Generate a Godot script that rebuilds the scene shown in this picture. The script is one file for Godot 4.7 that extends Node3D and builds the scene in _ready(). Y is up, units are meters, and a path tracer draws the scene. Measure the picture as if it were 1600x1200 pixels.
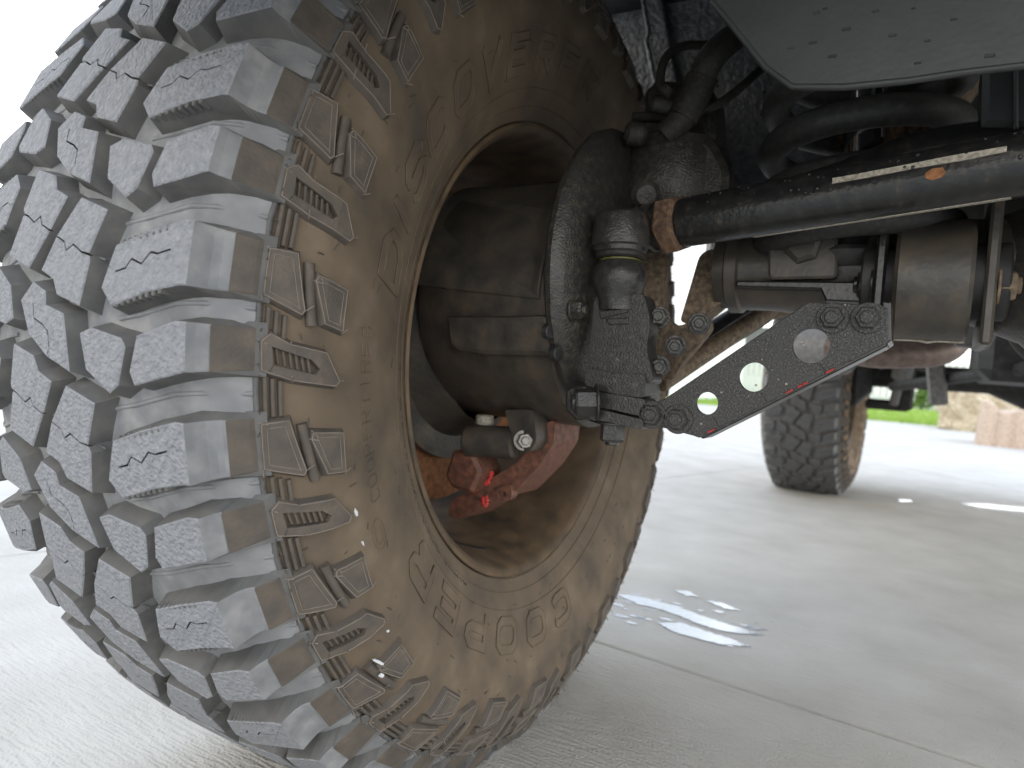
extends Node3D
# Front corner of a lifted truck seen from under its nose: x runs inwards from the front wheel, y up, -z towards the tail. Metres; outlines of plates in millimetres.

const HUB := 0.415          # height of the wheel centres
const STEP := 15.0          # degrees of one repeat of the tread
var M := {}
var truck: Node3D
var rng := RandomNumberGenerator.new()


func _ready() -> void:
	rng.seed = 7
	var cam := Camera3D.new()
	cam.name = "camera"
	add_child(cam)
	cam.position = Vector3(0.4636, 0.3999, 0.6675)
	cam.rotation = Vector3(-0.02407, 0.52093, 0.07685)
	var at := CameraAttributesPhysical.new()
	at.frustum_focal_length = 22.18
	at.frustum_focus_distance = 0.5
	at.frustum_near = 0.03
	at.frustum_far = 400.0
	at.exposure_aperture = 7.4
	cam.attributes = at
	cam.fov = 56.84
	cam.near = 0.03
	cam.far = 400.0
	cam.current = true
	var e := Environment.new()
	e.background_mode = Environment.BG_SKY
	var sky := ProceduralSkyMaterial.new()
	sky.sky_top_color = Color(0.70, 0.765, 0.86)
	sky.sky_horizon_color = Color(1.0, 0.988, 0.96)
	sky.sky_curve = 0.5
	sky.ground_horizon_color = Color(0.6, 0.6, 0.6)
	sky.ground_bottom_color = Color(0.5, 0.5, 0.5)
	sky.sky_energy_multiplier = 1.25
	e.sky = Sky.new()
	e.sky.sky_material = sky
	e.tonemap_mode = Environment.TONE_MAPPER_LINEAR
	e.tonemap_exposure = 2.28
	e.sdfgi_enabled = true
	e.ssao_enabled = true
	e.ssil_enabled = true
	var we := WorldEnvironment.new()
	we.name = "environment"
	we.environment = e
	add_child(we)
	var sun := DirectionalLight3D.new()
	sun.name = "sun"
	sun.light_energy = 0.15
	sun.light_angular_distance = 30.0
	sun.light_color = Color(1.0, 0.97, 0.92)
	sun.shadow_enabled = true
	add_child(sun)
	sun.look_at_from_position(Vector3(-4, 4.6, 6), Vector3.ZERO)

	materials()
	ground()
	background()
	truck = Node3D.new()
	truck.name = "lifted_truck"
	add_child(truck)
	tag(truck, "lifted black off-road truck with big muddy tyres, seen from beneath its front corner", "truck")
	var wheel := make_wheel()
	wheel.position = Vector3(-0.0095, HUB, 0)
	wheel.rotation.y = deg_to_rad(0.55)
	wheel.set_meta("label", "large front wheel with deep dusty tread blocks and mud-brown sidewall")
	var rear: Node3D = wheel.duplicate()
	rear.name = "rear_wheel"
	truck.add_child(rear, true)
	rear.set_meta("label", "rear wheel standing on the concrete behind the holed link plate")
	rear.transform = Transform3D(Basis(Vector3.UP, deg_to_rad(-2.0)) * Basis(Vector3.RIGHT, deg_to_rad(67.0)), Vector3(0.105, HUB, -2.47))
	for b in rear.get_children():  # rear tread blocks and groove floor get darker colours for the shade there
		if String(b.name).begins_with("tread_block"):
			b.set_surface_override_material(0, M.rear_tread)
		elif String(b.name).begins_with("sidewall"):
			b.material_override = M.rear_mud
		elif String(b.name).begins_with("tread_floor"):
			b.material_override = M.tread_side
	knuckle()
	steering()
	axle()
	spring_and_hoses()
	brake()
	body()
	underside()


# ---------------------------------------------------------------- names and nodes
func tag(o: Node, label := "", category := "", group := "", kind := "") -> void:
	for pair in [["label", label], ["category", category], ["group", group], ["kind", kind]]:
		if pair[1] != "":
			o.set_meta(pair[0], pair[1])


func numbered(called: String) -> String:
	if not has_node(NodePath(called)):
		return called
	var n := 1
	while has_node(NodePath("%s_%03d" % [called, n])):
		n += 1
	return "%s_%03d" % [called, n]


func thing(called: String, label: String, category: String, where := Vector3.ZERO, group := "") -> Node3D:
	var o := Node3D.new()
	o.name = numbered(called)
	add_child(o)
	o.position = where
	tag(o, label, category, group)
	return o


func obj(called: String, st: SurfaceTool, m: Material, parent: Node = self) -> MeshInstance3D:
	st.generate_normals()
	return put(called, st.commit(), m, parent)


func put(called: String, mesh: Mesh, m: Material, parent: Node = self) -> MeshInstance3D:
	var o := MeshInstance3D.new()
	o.name = numbered(called) if parent == self else called
	o.mesh = mesh
	o.material_override = m
	parent.add_child(o, true)
	return o


# ---------------------------------------------------------------- shapes
func begin() -> SurfaceTool:
	var st := SurfaceTool.new()
	st.begin(Mesh.PRIMITIVE_TRIANGLES)
	st.set_smooth_group(-1)
	return st


func tri(st: SurfaceTool, a: Vector3, b: Vector3, c: Vector3, out: Vector3) -> void:
	if (b - a).cross(c - a).dot(out) > 0.0:   # clockwise seen from outside
		st.add_vertex(a); st.add_vertex(c); st.add_vertex(b)
	else:
		st.add_vertex(a); st.add_vertex(b); st.add_vertex(c)


func quad(st: SurfaceTool, a: Vector3, b: Vector3, c: Vector3, d: Vector3, out: Vector3) -> void:
	tri(st, a, b, c, out)
	tri(st, a, c, d, out)


func box(st: SurfaceTool, t: Transform3D, size: Vector3, bev := 0.002) -> void:
	st.set_smooth_group(-1)
	var h := size / 2.0
	bev = minf(bev, minf(h.x, minf(h.y, h.z)) * 0.9)
	var g := h - Vector3.ONE * bev
	var ax := [0, 1, 2]
	for k in ax:
		var l: int = (k + 1) % 3
		var m: int = (k + 2) % 3
		for s in [-1.0, 1.0]:
			var p := []
			for c in [[-1, -1], [1, -1], [1, 1], [-1, 1]]:
				var v := Vector3.ZERO
				v[k] = s * h[k]; v[l] = c[0] * g[l]; v[m] = c[1] * g[m]
				p.append(t * v)
			var n := Vector3.ZERO
			n[k] = s
			quad(st, p[0], p[1], p[2], p[3], t.basis * n)
			for s2 in [-1.0, 1.0]:   # edge between faces k and l
				var q := []
				for c in [-1.0, 1.0]:
					var v := Vector3.ZERO
					v[k] = s * h[k]; v[l] = s2 * g[l]; v[m] = c * g[m]
					var w := Vector3.ZERO
					w[k] = s * g[k]; w[l] = s2 * h[l]; w[m] = c * g[m]
					q.append([t * v, t * w])
				var n2 := Vector3.ZERO
				n2[k] = s; n2[l] = s2
				quad(st, q[0][0], q[1][0], q[1][1], q[0][1], t.basis * n2)
	for x in [-1.0, 1.0]:
		for y in [-1.0, 1.0]:
			for z in [-1.0, 1.0]:
				var s := Vector3(x, y, z)
				tri(st, t * (s * Vector3(h.x, g.y, g.z)), t * (s * Vector3(g.x, h.y, g.z)), t * (s * Vector3(g.x, g.y, h.z)), t.basis * s)


func along(a: Vector3, b: Vector3) -> Transform3D:   # y runs from a to b
	var y := (b - a).normalized()
	var x := y.cross(Vector3(0.13, 0.21, 1.0) if absf(y.z) < 0.9 else Vector3.UP).normalized()
	return Transform3D(Basis(x, y, x.cross(y)), a)


# prof: (distance along y, radius); corners sharper than 30 degrees stay sharp
func lathe(st: SurfaceTool, prof: Array, t: Transform3D, n := 32, wobble := 0.0) -> void:
	var group := 100
	var noise := FastNoiseLite.new()
	noise.frequency = 14.0
	noise.seed = 5
	var ring := func(p: Vector2, k: int) -> Vector3:
		var a := TAU * (k % n) / n
		var v := t * Vector3(p.y * cos(a), p.x, p.y * sin(a))
		if wobble > 0.0:
			v += (v - t * Vector3(0, p.x, 0)).normalized() * noise.get_noise_3dv(v * 3.0) * wobble
		return v
	for i in prof.size() - 1:
		var d: Vector2 = prof[i + 1] - prof[i]
		if i > 0 and absf(d.angle_to(prof[i] - prof[i - 1])) > 0.55:
			group += 1
		st.set_smooth_group(group if n > 8 else -1)
		for k in n:
			var a: Vector3 = ring.call(prof[i], k)
			var b: Vector3 = ring.call(prof[i], k + 1)
			var c: Vector3 = ring.call(prof[i + 1], k + 1)
			var e: Vector3 = ring.call(prof[i + 1], k)
			var mid := TAU * (k + 0.5) / n
			var out := t.basis * Vector3(cos(mid) * d.x, -d.y, sin(mid) * d.x)
			if prof[i].y > 0.0001:
				tri(st, a, b, c if prof[i + 1].y > 0.0001 else e, out)
			if prof[i + 1].y > 0.0001:
				tri(st, a, c, e, out)
	st.set_smooth_group(-1)


func rod(st: SurfaceTool, a: Vector3, b: Vector3, r: float, n := 20, bev := 0.0015) -> void:
	var l := a.distance_to(b)
	lathe(st, [Vector2(0, 0), Vector2(0, r - bev), Vector2(bev, r), Vector2(l - bev, r), Vector2(l, r - bev), Vector2(l, 0)], along(a, b), n)


func bolt(st: SurfaceTool, a: Vector3, b: Vector3, r: float) -> void:   # washer, hexagon head, stub
	var d := (b - a).normalized()
	rod(st, a, a + d * 0.002, r * 1.32, 24, 0.0005)
	var l := a.distance_to(b)
	lathe(st, [Vector2(0.002, 0), Vector2(0.002, r), Vector2(l - 0.002, r), Vector2(l, r * 0.88), Vector2(l, 0)], along(a, b), 6)
	rod(st, b - d * 0.0005, b + d * 0.003, r * 0.55, 16, 0.0007)


func smooth(points: Array, steps := 8) -> PackedVector3Array:
	var c := PackedVector3Array()
	for i in points.size() - 1:
		var p0: Vector3 = points[maxi(i - 1, 0)]
		var p3: Vector3 = points[mini(i + 2, points.size() - 1)]
		for k in steps:
			c.append(points[i].cubic_interpolate(points[i + 1], p0, p3, float(k) / steps))
	c.append(points[-1])
	return c


func tube(st: SurfaceTool, path: PackedVector3Array, r: float, n := 12, caps := true) -> void:
	var rings := []
	var side := Vector3.ZERO
	for i in path.size():
		var d := (path[mini(i + 1, path.size() - 1)] - path[maxi(i - 1, 0)]).normalized()
		if side == Vector3.ZERO:
			side = d.cross(Vector3.UP if absf(d.y) < 0.9 else Vector3.RIGHT).normalized()
		side = (side - d * side.dot(d)).normalized()
		var up := side.cross(d)
		var ring := []
		for k in n:
			ring.append(path[i] + (side * cos(TAU * k / n) + up * sin(TAU * k / n)) * r)
		rings.append(ring)
	st.set_smooth_group(50)
	for i in rings.size() - 1:
		for k in n:
			var l: int = (k + 1) % n
			quad(st, rings[i][k], rings[i][l], rings[i + 1][l], rings[i + 1][k], (rings[i][k] + rings[i][l]) / 2.0 - path[i])
	st.set_smooth_group(-1)
	if caps:
		for k in n:
			tri(st, path[0], rings[0][k], rings[0][(k + 1) % n], path[0] - path[1])
			tri(st, path[-1], rings[-1][k], rings[-1][(k + 1) % n], path[-1] - path[-2])


func ccw(p: PackedVector2Array) -> PackedVector2Array:
	if Geometry2D.is_polygon_clockwise(p):
		p.reverse()
	return p


func grown(p: PackedVector2Array, d: float) -> PackedVector2Array:   # outwards for a counterclockwise outline, one point per point
	var r := PackedVector2Array()
	var n := p.size()
	for i in n:
		var a := (p[i] - p[(i + n - 1) % n]).normalized()
		var b := (p[(i + 1) % n] - p[i]).normalized()
		var na := Vector2(a.y, -a.x)
		var nb := Vector2(b.y, -b.x)
		var m := na + nb
		m = na if m.length() < 0.1 else m.normalized() / maxf(0.55, m.normalized().dot(na))
		r.append(p[i] + m * d)
	return r


func split_at(p: PackedVector2Array, us: Array) -> PackedVector2Array:
	for u in us:
		var r := PackedVector2Array()
		for i in p.size():
			var a := p[i]
			var b := p[(i + 1) % p.size()]
			r.append(a)
			if (a.x - u) * (b.x - u) < 0.0 and absf(a.x - u) > 0.05 and absf(b.x - u) > 0.05:
				r.append(a.lerp(b, (u - a.x) / (b.x - a.x)))
		p = r
	return p


func near_edge(p: Vector2, outline: PackedVector2Array) -> float:
	var best := 1e9
	for i in outline.size():
		best = minf(best, p.distance_to(Geometry2D.get_closest_point_to_segment(p, outline[i], outline[(i + 1) % outline.size()])))
	return best


# A raised piece: outline in mm (u, v); at.call(u, v, h) places a point at height h; top.call(u), base.call(u) give heights in mm.
# us: where the top bends. Edges off the outline `whole` are cuts: they go straight down by `cut` mm.
func relief(st: SurfaceTool, outline: Array, at: Callable, top: Callable, base: Callable, us: Array, draft: float, bev: float, whole := PackedVector2Array(), cut := 6.0, closed := false) -> void:
	var p := split_at(ccw(PackedVector2Array(outline)), us)
	var inner := grown(p, -bev)
	if whole.size():
		for i in p.size():
			if near_edge(p[i], whole) > 0.35:
				inner[i] = p[i]
	if Geometry2D.triangulate_polygon(inner).is_empty():
		inner = p.duplicate()
	var foot := grown(p, draft)
	var edges := [-1e5] + us + [1e5]
	st.set_smooth_group(-1)
	for i in edges.size() - 1:
		var parts: Array = [inner]
		if us.size():
			var strip := PackedVector2Array([Vector2(edges[i], -1e5), Vector2(edges[i + 1], -1e5), Vector2(edges[i + 1], 1e5), Vector2(edges[i], 1e5)])
			parts = Geometry2D.intersect_polygons(inner, strip)
		var sk: SurfaceTool = strip((maxf(edges[i], -150.0) + minf(edges[i + 1], 150.0)) / 2.0, st) if bend_at < 1e4 else st
		sk.set_smooth_group(-1)
		for part in parts:
			var index := Geometry2D.triangulate_polygon(part)
			for k in range(0, index.size(), 3):
				var w := []
				for j in 3:
					var c: Vector2 = part[index[k + j]]
					w.append(at.call(c.x, c.y, top.call(c.x)))
				var c0: Vector2 = part[index[k]]
				tri(sk, w[0], w[1], w[2], at.call(c0.x, c0.y, top.call(c0.x) + 5.0) - w[0])
				if closed:
					for j in 3:
						var c: Vector2 = part[index[k + j]]
						w[j] = at.call(c.x, c.y, base.call(c.x))
					tri(sk, w[0], w[1], w[2], w[0] - at.call(c0.x, c0.y, base.call(c0.x) + 5.0))
	var sw := walls if walls != null else st
	sw.set_smooth_group(-1)
	for i in p.size():
		var j := (i + 1) % p.size()
		var is_cut := whole.size() > 0 and near_edge((p[i] + p[j]) / 2.0, whole) > 0.35
		var d := (p[j] - p[i]).normalized()
		var mid := (p[i] + p[j]) / 2.0
		var h := top.call((p[i].x + p[j].x) / 2.0) as float
		var out: Vector3 = at.call(mid.x + d.y, mid.y - d.x, h) - at.call(mid.x, mid.y, h)
		var ti: float = top.call(p[i].x)
		var tj: float = top.call(p[j].x)
		var a: Vector3 = at.call(inner[i].x, inner[i].y, top.call(inner[i].x))
		var b: Vector3 = at.call(inner[j].x, inner[j].y, top.call(inner[j].x))
		var c: Vector3 = at.call(p[j].x, p[j].y, tj - bev * 0.8)
		var e: Vector3 = at.call(p[i].x, p[i].y, ti - bev * 0.8)
		quad(strip(mid.x, st) if bend_at < 1e4 else st, a, b, c, e, out + (at.call(mid.x, mid.y, h + 1.0) - at.call(mid.x, mid.y, h)))
		if is_cut:
			quad(sw, e, c, at.call(p[j].x, p[j].y, tj - cut), at.call(p[i].x, p[i].y, ti - cut), out)
		else:
			var fi := foot[i]
			var fj := foot[j]
			if whole.size() and near_edge(p[i], whole) > 0.35:
				fi = p[i]
			if whole.size() and near_edge(p[j], whole) > 0.35:
				fj = p[j]
			quad(sw, e, c, at.call(fj.x, fj.y, base.call(p[j].x)), at.call(fi.x, fi.y, base.call(p[i].x)), out)


func cut_hole(p: PackedVector2Array, hole: PackedVector2Array) -> PackedVector2Array:   # a hole, joined to the edge by a hair-wide slit
	p = ccw(p)
	var best := 1e9
	var a := Vector2.ZERO
	var b := Vector2.ZERO
	for q in hole:
		for i in p.size():
			var c := Geometry2D.get_closest_point_to_segment(q, p[i], p[(i + 1) % p.size()])
			if q.distance_to(c) < best:
				best = q.distance_to(c); a = q; b = c
	var mid := Vector2.ZERO
	for q in hole:
		mid += q / hole.size()
	var d := (b - a).normalized()
	var n := Vector2(-d.y, d.x) * 0.012
	var slit := PackedVector2Array([a - d * 0.3 + n, b + d * 0.5 + n, b + d * 0.5 - n, a - d * 0.3 - n])
	var joined: Array = Geometry2D.merge_polygons(hole, slit)
	var left: Array = Geometry2D.clip_polygons(p, joined[0])
	var most: PackedVector2Array = left[0]
	for c in left:
		if c.size() > most.size():
			most = c
	return most


func circle(c: Vector2, r: float, n := 28) -> PackedVector2Array:
	var p := PackedVector2Array()
	for k in n:
		p.append(c + Vector2.from_angle(TAU * k / n) * r)
	return p


# plate: outline (x, y) in mm, standing across z; its face is at z, its back `thick` behind
func plate(st: SurfaceTool, outline: Array, z: float, thick: float, bev := 0.8, holes := []) -> void:
	var p := ccw(PackedVector2Array(outline))
	var whole := p.duplicate() if holes.size() else PackedVector2Array()
	for h in holes:
		p = cut_hole(p, h)
	var at := func(u: float, v: float, h: float) -> Vector3: return Vector3(u / 1000.0, v / 1000.0, z + h / 1000.0)
	relief(st, Array(p), at, func(_u): return 0.0, func(_u): return -thick * 1000.0, [], 0.0, bev, whole, thick * 1000.0, true)


func rounded(outline: Array, r: float, n := 5) -> PackedVector2Array:   # corners cut to arcs
	var p := PackedVector2Array()
	var m := outline.size()
	for i in m:
		var c: Vector2 = outline[i]
		var a: Vector2 = outline[(i + m - 1) % m]
		var b: Vector2 = outline[(i + 1) % m]
		var k := minf(r, minf(c.distance_to(a), c.distance_to(b)) * 0.45)
		var p0 := c + (a - c).normalized() * k
		var p1 := c + (b - c).normalized() * k
		for j in n + 1:
			var t := float(j) / n
			p.append(p0.lerp(c, t).lerp(c.lerp(p1, t), t))
	return p


func lump(r: Vector3, seed_: int, rough: float, n := 20) -> SurfaceTool:   # a stone
	var st := begin()
	var noise := FastNoiseLite.new()
	noise.seed = seed_
	noise.frequency = 0.9
	noise.fractal_octaves = 4
	var pt := func(i: int, k: int) -> Vector3:
		var a := PI * i / n - PI / 2
		var b := TAU * (k % (2 * n)) / (2 * n)
		var v := Vector3(cos(a) * cos(b), sin(a), cos(a) * sin(b))
		v = Vector3(signf(v.x) * pow(absf(v.x), 0.75), signf(v.y) * pow(absf(v.y), 0.75), signf(v.z) * pow(absf(v.z), 0.75))
		return v * r * (1.0 + rough * noise.get_noise_3dv(v * 1.6))
	for i in n:
		for k in 2 * n:
			var a: Vector3 = pt.call(i, k)
			quad(st, a, pt.call(i, k + 1), pt.call(i + 1, k + 1), pt.call(i + 1, k), pt.call(i, k) + pt.call(i + 1, k + 1))
	return st


# ---------------------------------------------------------------- materials
func lin(r: float, g: float, b: float) -> Color:
	return Color(r, g, b).linear_to_srgb()


func noise_tex(freq: float, octaves: int, stops: Array, seed_: int, size := 512, kind := FastNoiseLite.TYPE_SIMPLEX_SMOOTH) -> NoiseTexture2D:
	var n := FastNoiseLite.new()
	n.noise_type = kind
	n.frequency = freq
	n.fractal_octaves = octaves
	n.seed = seed_
	var t := NoiseTexture2D.new()
	t.width = size
	t.height = size
	t.seamless = true
	t.seamless_blend_skirt = 0.2
	t.noise = n
	if stops.size():
		var g := Gradient.new()
		var offsets := PackedFloat32Array()
		var colors := PackedColorArray()
		for s in stops:
			offsets.append(s[0])
			colors.append(s[1])
		g.offsets = offsets
		g.colors = colors
		t.color_ramp = g
	return t


# scale: repeats per metre; bump in cm of relief
func surface(called: String, stops: Array, scale: float, freq: float, rough: float, bump := 0.0, bump_freq := 0.1, metal := 0.0, spec := 0.5, octaves := 5) -> StandardMaterial3D:
	var m := StandardMaterial3D.new()
	m.resource_name = called
	var s := hash(called) % 1000
	m.albedo_texture = noise_tex(freq, octaves, stops, s)
	m.uv1_triplanar = true
	m.uv1_world_triplanar = true
	m.uv1_triplanar_sharpness = 4.0
	m.uv1_scale = Vector3.ONE * scale
	m.uv1_offset = Vector3(0.13, 0.37, 0.71) * (s % 7)
	m.roughness = rough
	m.metallic = metal
	m.metallic_specular = spec
	if bump > 0.0:
		m.heightmap_enabled = true
		m.heightmap_scale = bump
		m.heightmap_texture = noise_tex(bump_freq, 3, [], s + 1)
	M[called] = m
	return m


func materials() -> void:
	surface("tread_top", [[0.0, lin(0.1727, 0.1786, 0.1915)], [0.4, lin(0.2091, 0.2163, 0.2310)], [0.6, lin(0.2262, 0.2327, 0.2469)], [1.0, lin(0.2724, 0.2769, 0.2880)]], 5.0, 0.05, 0.85, 0.16, 0.11)
	surface("rear_tread", [[0.0, lin(0.06, 0.061, 0.064)], [0.5, lin(0.085, 0.086, 0.09)], [1.0, lin(0.14, 0.14, 0.142)]], 5.0, 0.05, 0.85, 0.12, 0.11)  # darker copy of tread_top: shade under the truck put into the colour
	surface("rear_mud", [[0.0, lin(0.09, 0.06, 0.035)], [0.5, lin(0.2, 0.13, 0.07)], [1.0, lin(0.34, 0.23, 0.13)]], 3.0, 0.02, 0.85, 0.03, 0.1)
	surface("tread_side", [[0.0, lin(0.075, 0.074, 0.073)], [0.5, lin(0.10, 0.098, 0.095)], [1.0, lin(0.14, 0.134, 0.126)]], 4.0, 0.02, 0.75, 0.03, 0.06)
	surface("tread_floor", [[0.0, lin(0.1398, 0.1428, 0.1500)], [0.45, lin(0.1923, 0.1963, 0.2024)], [0.7, lin(0.2360, 0.2382, 0.2392)], [1.0, lin(0.2972, 0.2856, 0.2760)]], 4.0, 0.02, 0.8, 0.02, 0.1)
	surface("sidewall", [[0.0, lin(0.074, 0.06, 0.047)], [0.3, lin(0.106, 0.08, 0.055)], [0.45, lin(0.124, 0.093, 0.062)], [0.65, lin(0.138, 0.103, 0.068)], [1.0, lin(0.19, 0.145, 0.1)]], 2.5, 0.012, 0.8, 0.015, 0.2)
	surface("side_lug", [[0.0, lin(0.065, 0.056, 0.048)], [0.5, lin(0.092, 0.077, 0.062)], [0.75, lin(0.11, 0.09, 0.07)], [1.0, lin(0.17, 0.138, 0.105)]], 4.0, 0.02, 0.72, 0.03, 0.15)
	surface("flash", [[0.0, lin(0.15, 0.1275, 0.105)], [1.0, lin(0.255, 0.2175, 0.18)]], 4.0, 0.05, 0.7)
	surface("rim_paint", [[0.0, lin(0.0390, 0.0320, 0.0242)], [0.4, lin(0.0936, 0.0654, 0.0400)], [0.65, lin(0.1326, 0.0889, 0.0514)], [1.0, lin(0.1872, 0.1245, 0.0726)]], 2.5, 0.015, 0.6, 0.01, 0.1)
	surface("cast_iron", [[0.0, lin(0.0190, 0.0185, 0.0179)], [0.5, lin(0.0381, 0.0359, 0.0326)], [0.66, lin(0.0517, 0.0451, 0.0365)], [0.8, lin(0.0680, 0.0571, 0.0435)], [1.0, lin(0.1469, 0.1197, 0.0870)]], 5.0, 0.045, 0.4, 0.05, 0.13)
	surface("cast_cover", [[0.0, lin(0.0335, 0.0304, 0.0270)], [0.5, lin(0.0633, 0.0556, 0.0463)], [0.7, lin(0.0818, 0.0664, 0.0512)], [1.0, lin(0.1116, 0.0867, 0.0588)]], 3.0, 0.02, 0.42, 0.03, 0.1)
	surface("oily_iron", [[0.0, lin(0.0179, 0.0179, 0.0179)], [0.55, lin(0.0319, 0.0306, 0.0287)], [0.75, lin(0.0478, 0.0433, 0.0382)], [1.0, lin(0.1275, 0.1084, 0.0829)]], 6.0, 0.04, 0.36, 0.03, 0.14)
	surface("black_paint", [[0.0, lin(0.0084, 0.0084, 0.0090)], [0.5, lin(0.0156, 0.0156, 0.0156)], [0.74, lin(0.0216, 0.0204, 0.0186)], [1.0, lin(0.0720, 0.0600, 0.0480)]], 5.0, 0.03, 0.28, 0.02, 0.08)
	surface("plate_paint", [[0.0, lin(0.0184, 0.0184, 0.0184)], [0.45, lin(0.0367, 0.0355, 0.0337)], [0.62, lin(0.0520, 0.0501, 0.0478)], [0.8, lin(0.1224, 0.1163, 0.1071)]], 9.0, 0.12, 0.5, 0.05, 0.12)
	surface("dark_mass", [[0.0, lin(0.008, 0.008, 0.008)], [0.6, lin(0.022, 0.022, 0.022)], [1.0, lin(0.06, 0.055, 0.05)]], 3.0, 0.02, 0.6)
	surface("spring_paint", [[0.0, lin(0.02, 0.02, 0.02)], [0.6, lin(0.035, 0.034, 0.032)], [1.0, lin(0.08, 0.07, 0.06)]], 6.0, 0.04, 0.6, 0.02, 0.1)
	surface("rust", [[0.0, lin(0.0425, 0.0255, 0.017)], [0.5, lin(0.1105, 0.0638, 0.0382)], [0.7, lin(0.1615, 0.0935, 0.051)], [1.0, lin(0.255, 0.1615, 0.0935)]], 6.0, 0.04, 0.8, 0.05, 0.1)
	surface("orange_rust", [[0.0, lin(0.12, 0.05, 0.02)], [1.0, lin(0.38, 0.16, 0.06)]], 6.0, 0.03, 0.8, 0.03, 0.1)
	surface("muddy_iron", [[0.0, lin(0.07, 0.052, 0.038)], [0.45, lin(0.15, 0.11, 0.074)], [0.65, lin(0.21, 0.155, 0.1)], [1.0, lin(0.33, 0.25, 0.17)]], 6.0, 0.04, 0.75, 0.08, 0.08)
	surface("red_caliper", [[0.0, lin(0.06, 0.03, 0.022)], [0.5, lin(0.14, 0.06, 0.038)], [0.75, lin(0.19, 0.078, 0.048)], [1.0, lin(0.3, 0.1, 0.065)]], 6.0, 0.03, 0.6, 0.03, 0.1)
	surface("red_paint", [[0.0, lin(0.4, 0.03, 0.025)], [1.0, lin(0.62, 0.06, 0.05)]], 10.0, 0.05, 0.5)
	surface("grey_panel", [[0.0, lin(0.0244, 0.0258, 0.0258)], [0.5, lin(0.0310, 0.0322, 0.0322)], [0.8, lin(0.0354, 0.0366, 0.0364)], [1.0, lin(0.0559, 0.0569, 0.0559)]], 2.5, 0.02, 0.45, 0.012, 0.15)
	surface("liner", [[0.0, lin(0.0328, 0.0358, 0.0423)], [0.5, lin(0.0649, 0.0701, 0.0801)], [1.0, lin(0.1091, 0.1156, 0.1287)]], 4.0, 0.03, 0.5, 0.18, 0.045)
	surface("steel", [[0.0, lin(0.16, 0.145, 0.13)], [1.0, lin(0.34, 0.32, 0.3)]], 12.0, 0.04, 0.42, 0.0, 0.1, 0.6)
	surface("scuffed", [[0.0, lin(0.16, 0.14, 0.11)], [0.5, lin(0.33, 0.30, 0.24)], [1.0, lin(0.5, 0.46, 0.38)]], 8.0, 0.06, 0.5, 0.03, 0.2)
	surface("rubber_hose", [[0.0, lin(0.012, 0.012, 0.012)], [0.6, lin(0.03, 0.027, 0.0228)], [1.0, lin(0.072, 0.06, 0.045)]], 8.0, 0.05, 0.65, 0.03, 0.1)
	surface("exhaust_pipe", [[0.0, lin(0.14, 0.10, 0.085)], [1.0, lin(0.32, 0.24, 0.2)]], 4.0, 0.03, 0.45, 0.01, 0.1, 0.4)
	surface("under_grey", [[0.0, lin(0.09, 0.088, 0.085)], [1.0, lin(0.22, 0.215, 0.205)]], 4.0, 0.03, 0.5)
	surface("chrome", [[0.0, lin(0.8, 0.8, 0.82)], [1.0, lin(0.9, 0.9, 0.92)]], 4.0, 0.03, 0.08, 0.0, 0.1, 1.0)
	surface("beige_stone", [[0.0, lin(0.32, 0.26, 0.17)], [0.5, lin(0.5, 0.43, 0.31)], [1.0, lin(0.62, 0.56, 0.44)]], 1.2, 0.02, 0.9, 0.8, 0.04)
	surface("pink_stone", [[0.0, lin(0.36, 0.27, 0.21)], [0.5, lin(0.5, 0.39, 0.31)], [1.0, lin(0.6, 0.5, 0.42)]], 1.5, 0.04, 0.9, 0.5, 0.06)
	surface("white_fence", [[0.0, lin(0.58, 0.6, 0.62)], [1.0, lin(0.66, 0.67, 0.68)]], 0.5, 0.02, 0.5)
	surface("white_siding", [[0.0, lin(0.66, 0.67, 0.69)], [1.0, lin(0.74, 0.75, 0.77)]], 0.5, 0.02, 0.5)
	surface("roof", [[0.0, lin(0.1, 0.1, 0.11)], [1.0, lin(0.2, 0.2, 0.21)]], 1.0, 0.05, 0.9)
	surface("lawn", [[0.0, lin(0.16, 0.25, 0.035)], [0.5, lin(0.25, 0.36, 0.06)], [1.0, lin(0.34, 0.46, 0.10)]], 0.8, 0.03, 1.0)
	surface("bark", [[0.0, lin(0.06, 0.045, 0.035)], [1.0, lin(0.14, 0.11, 0.08)]], 2.0, 0.03, 0.9)
	for c in [["conifer_leaf", Color(0.11, 0.19, 0.035)], ["autumn_leaf", Color(0.42, 0.25, 0.05)], ["grass", Color(0.24, 0.36, 0.06)]]:
		var m := StandardMaterial3D.new()
		m.resource_name = c[0]
		m.albedo_color = c[1].linear_to_srgb()
		m.roughness = 0.8
		m.backlight_enabled = true
		m.backlight = (c[1] * 0.4).linear_to_srgb()
		M[c[0]] = m
	# concrete: broom marks run along x
	var fine := FastNoiseLite.new()
	fine.seed = 3
	fine.frequency = 0.2
	fine.fractal_octaves = 3
	var streaks := fine.get_seamless_image(128, 1024)
	streaks.resize(1024, 1024, Image.INTERPOLATE_CUBIC)
	var grit := FastNoiseLite.new()
	grit.seed = 9
	grit.frequency = 0.3
	var grain := grit.get_seamless_image(1024, 1024)
	var relief_map := Image.create(1024, 1024, false, Image.FORMAT_L8)
	for y in 1024:
		for x in 1024:
			var v := streaks.get_pixel(x, y).r * 0.6 + grain.get_pixel(x, y).r * 0.4
			relief_map.set_pixel(x, y, Color(v, v, v))
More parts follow.
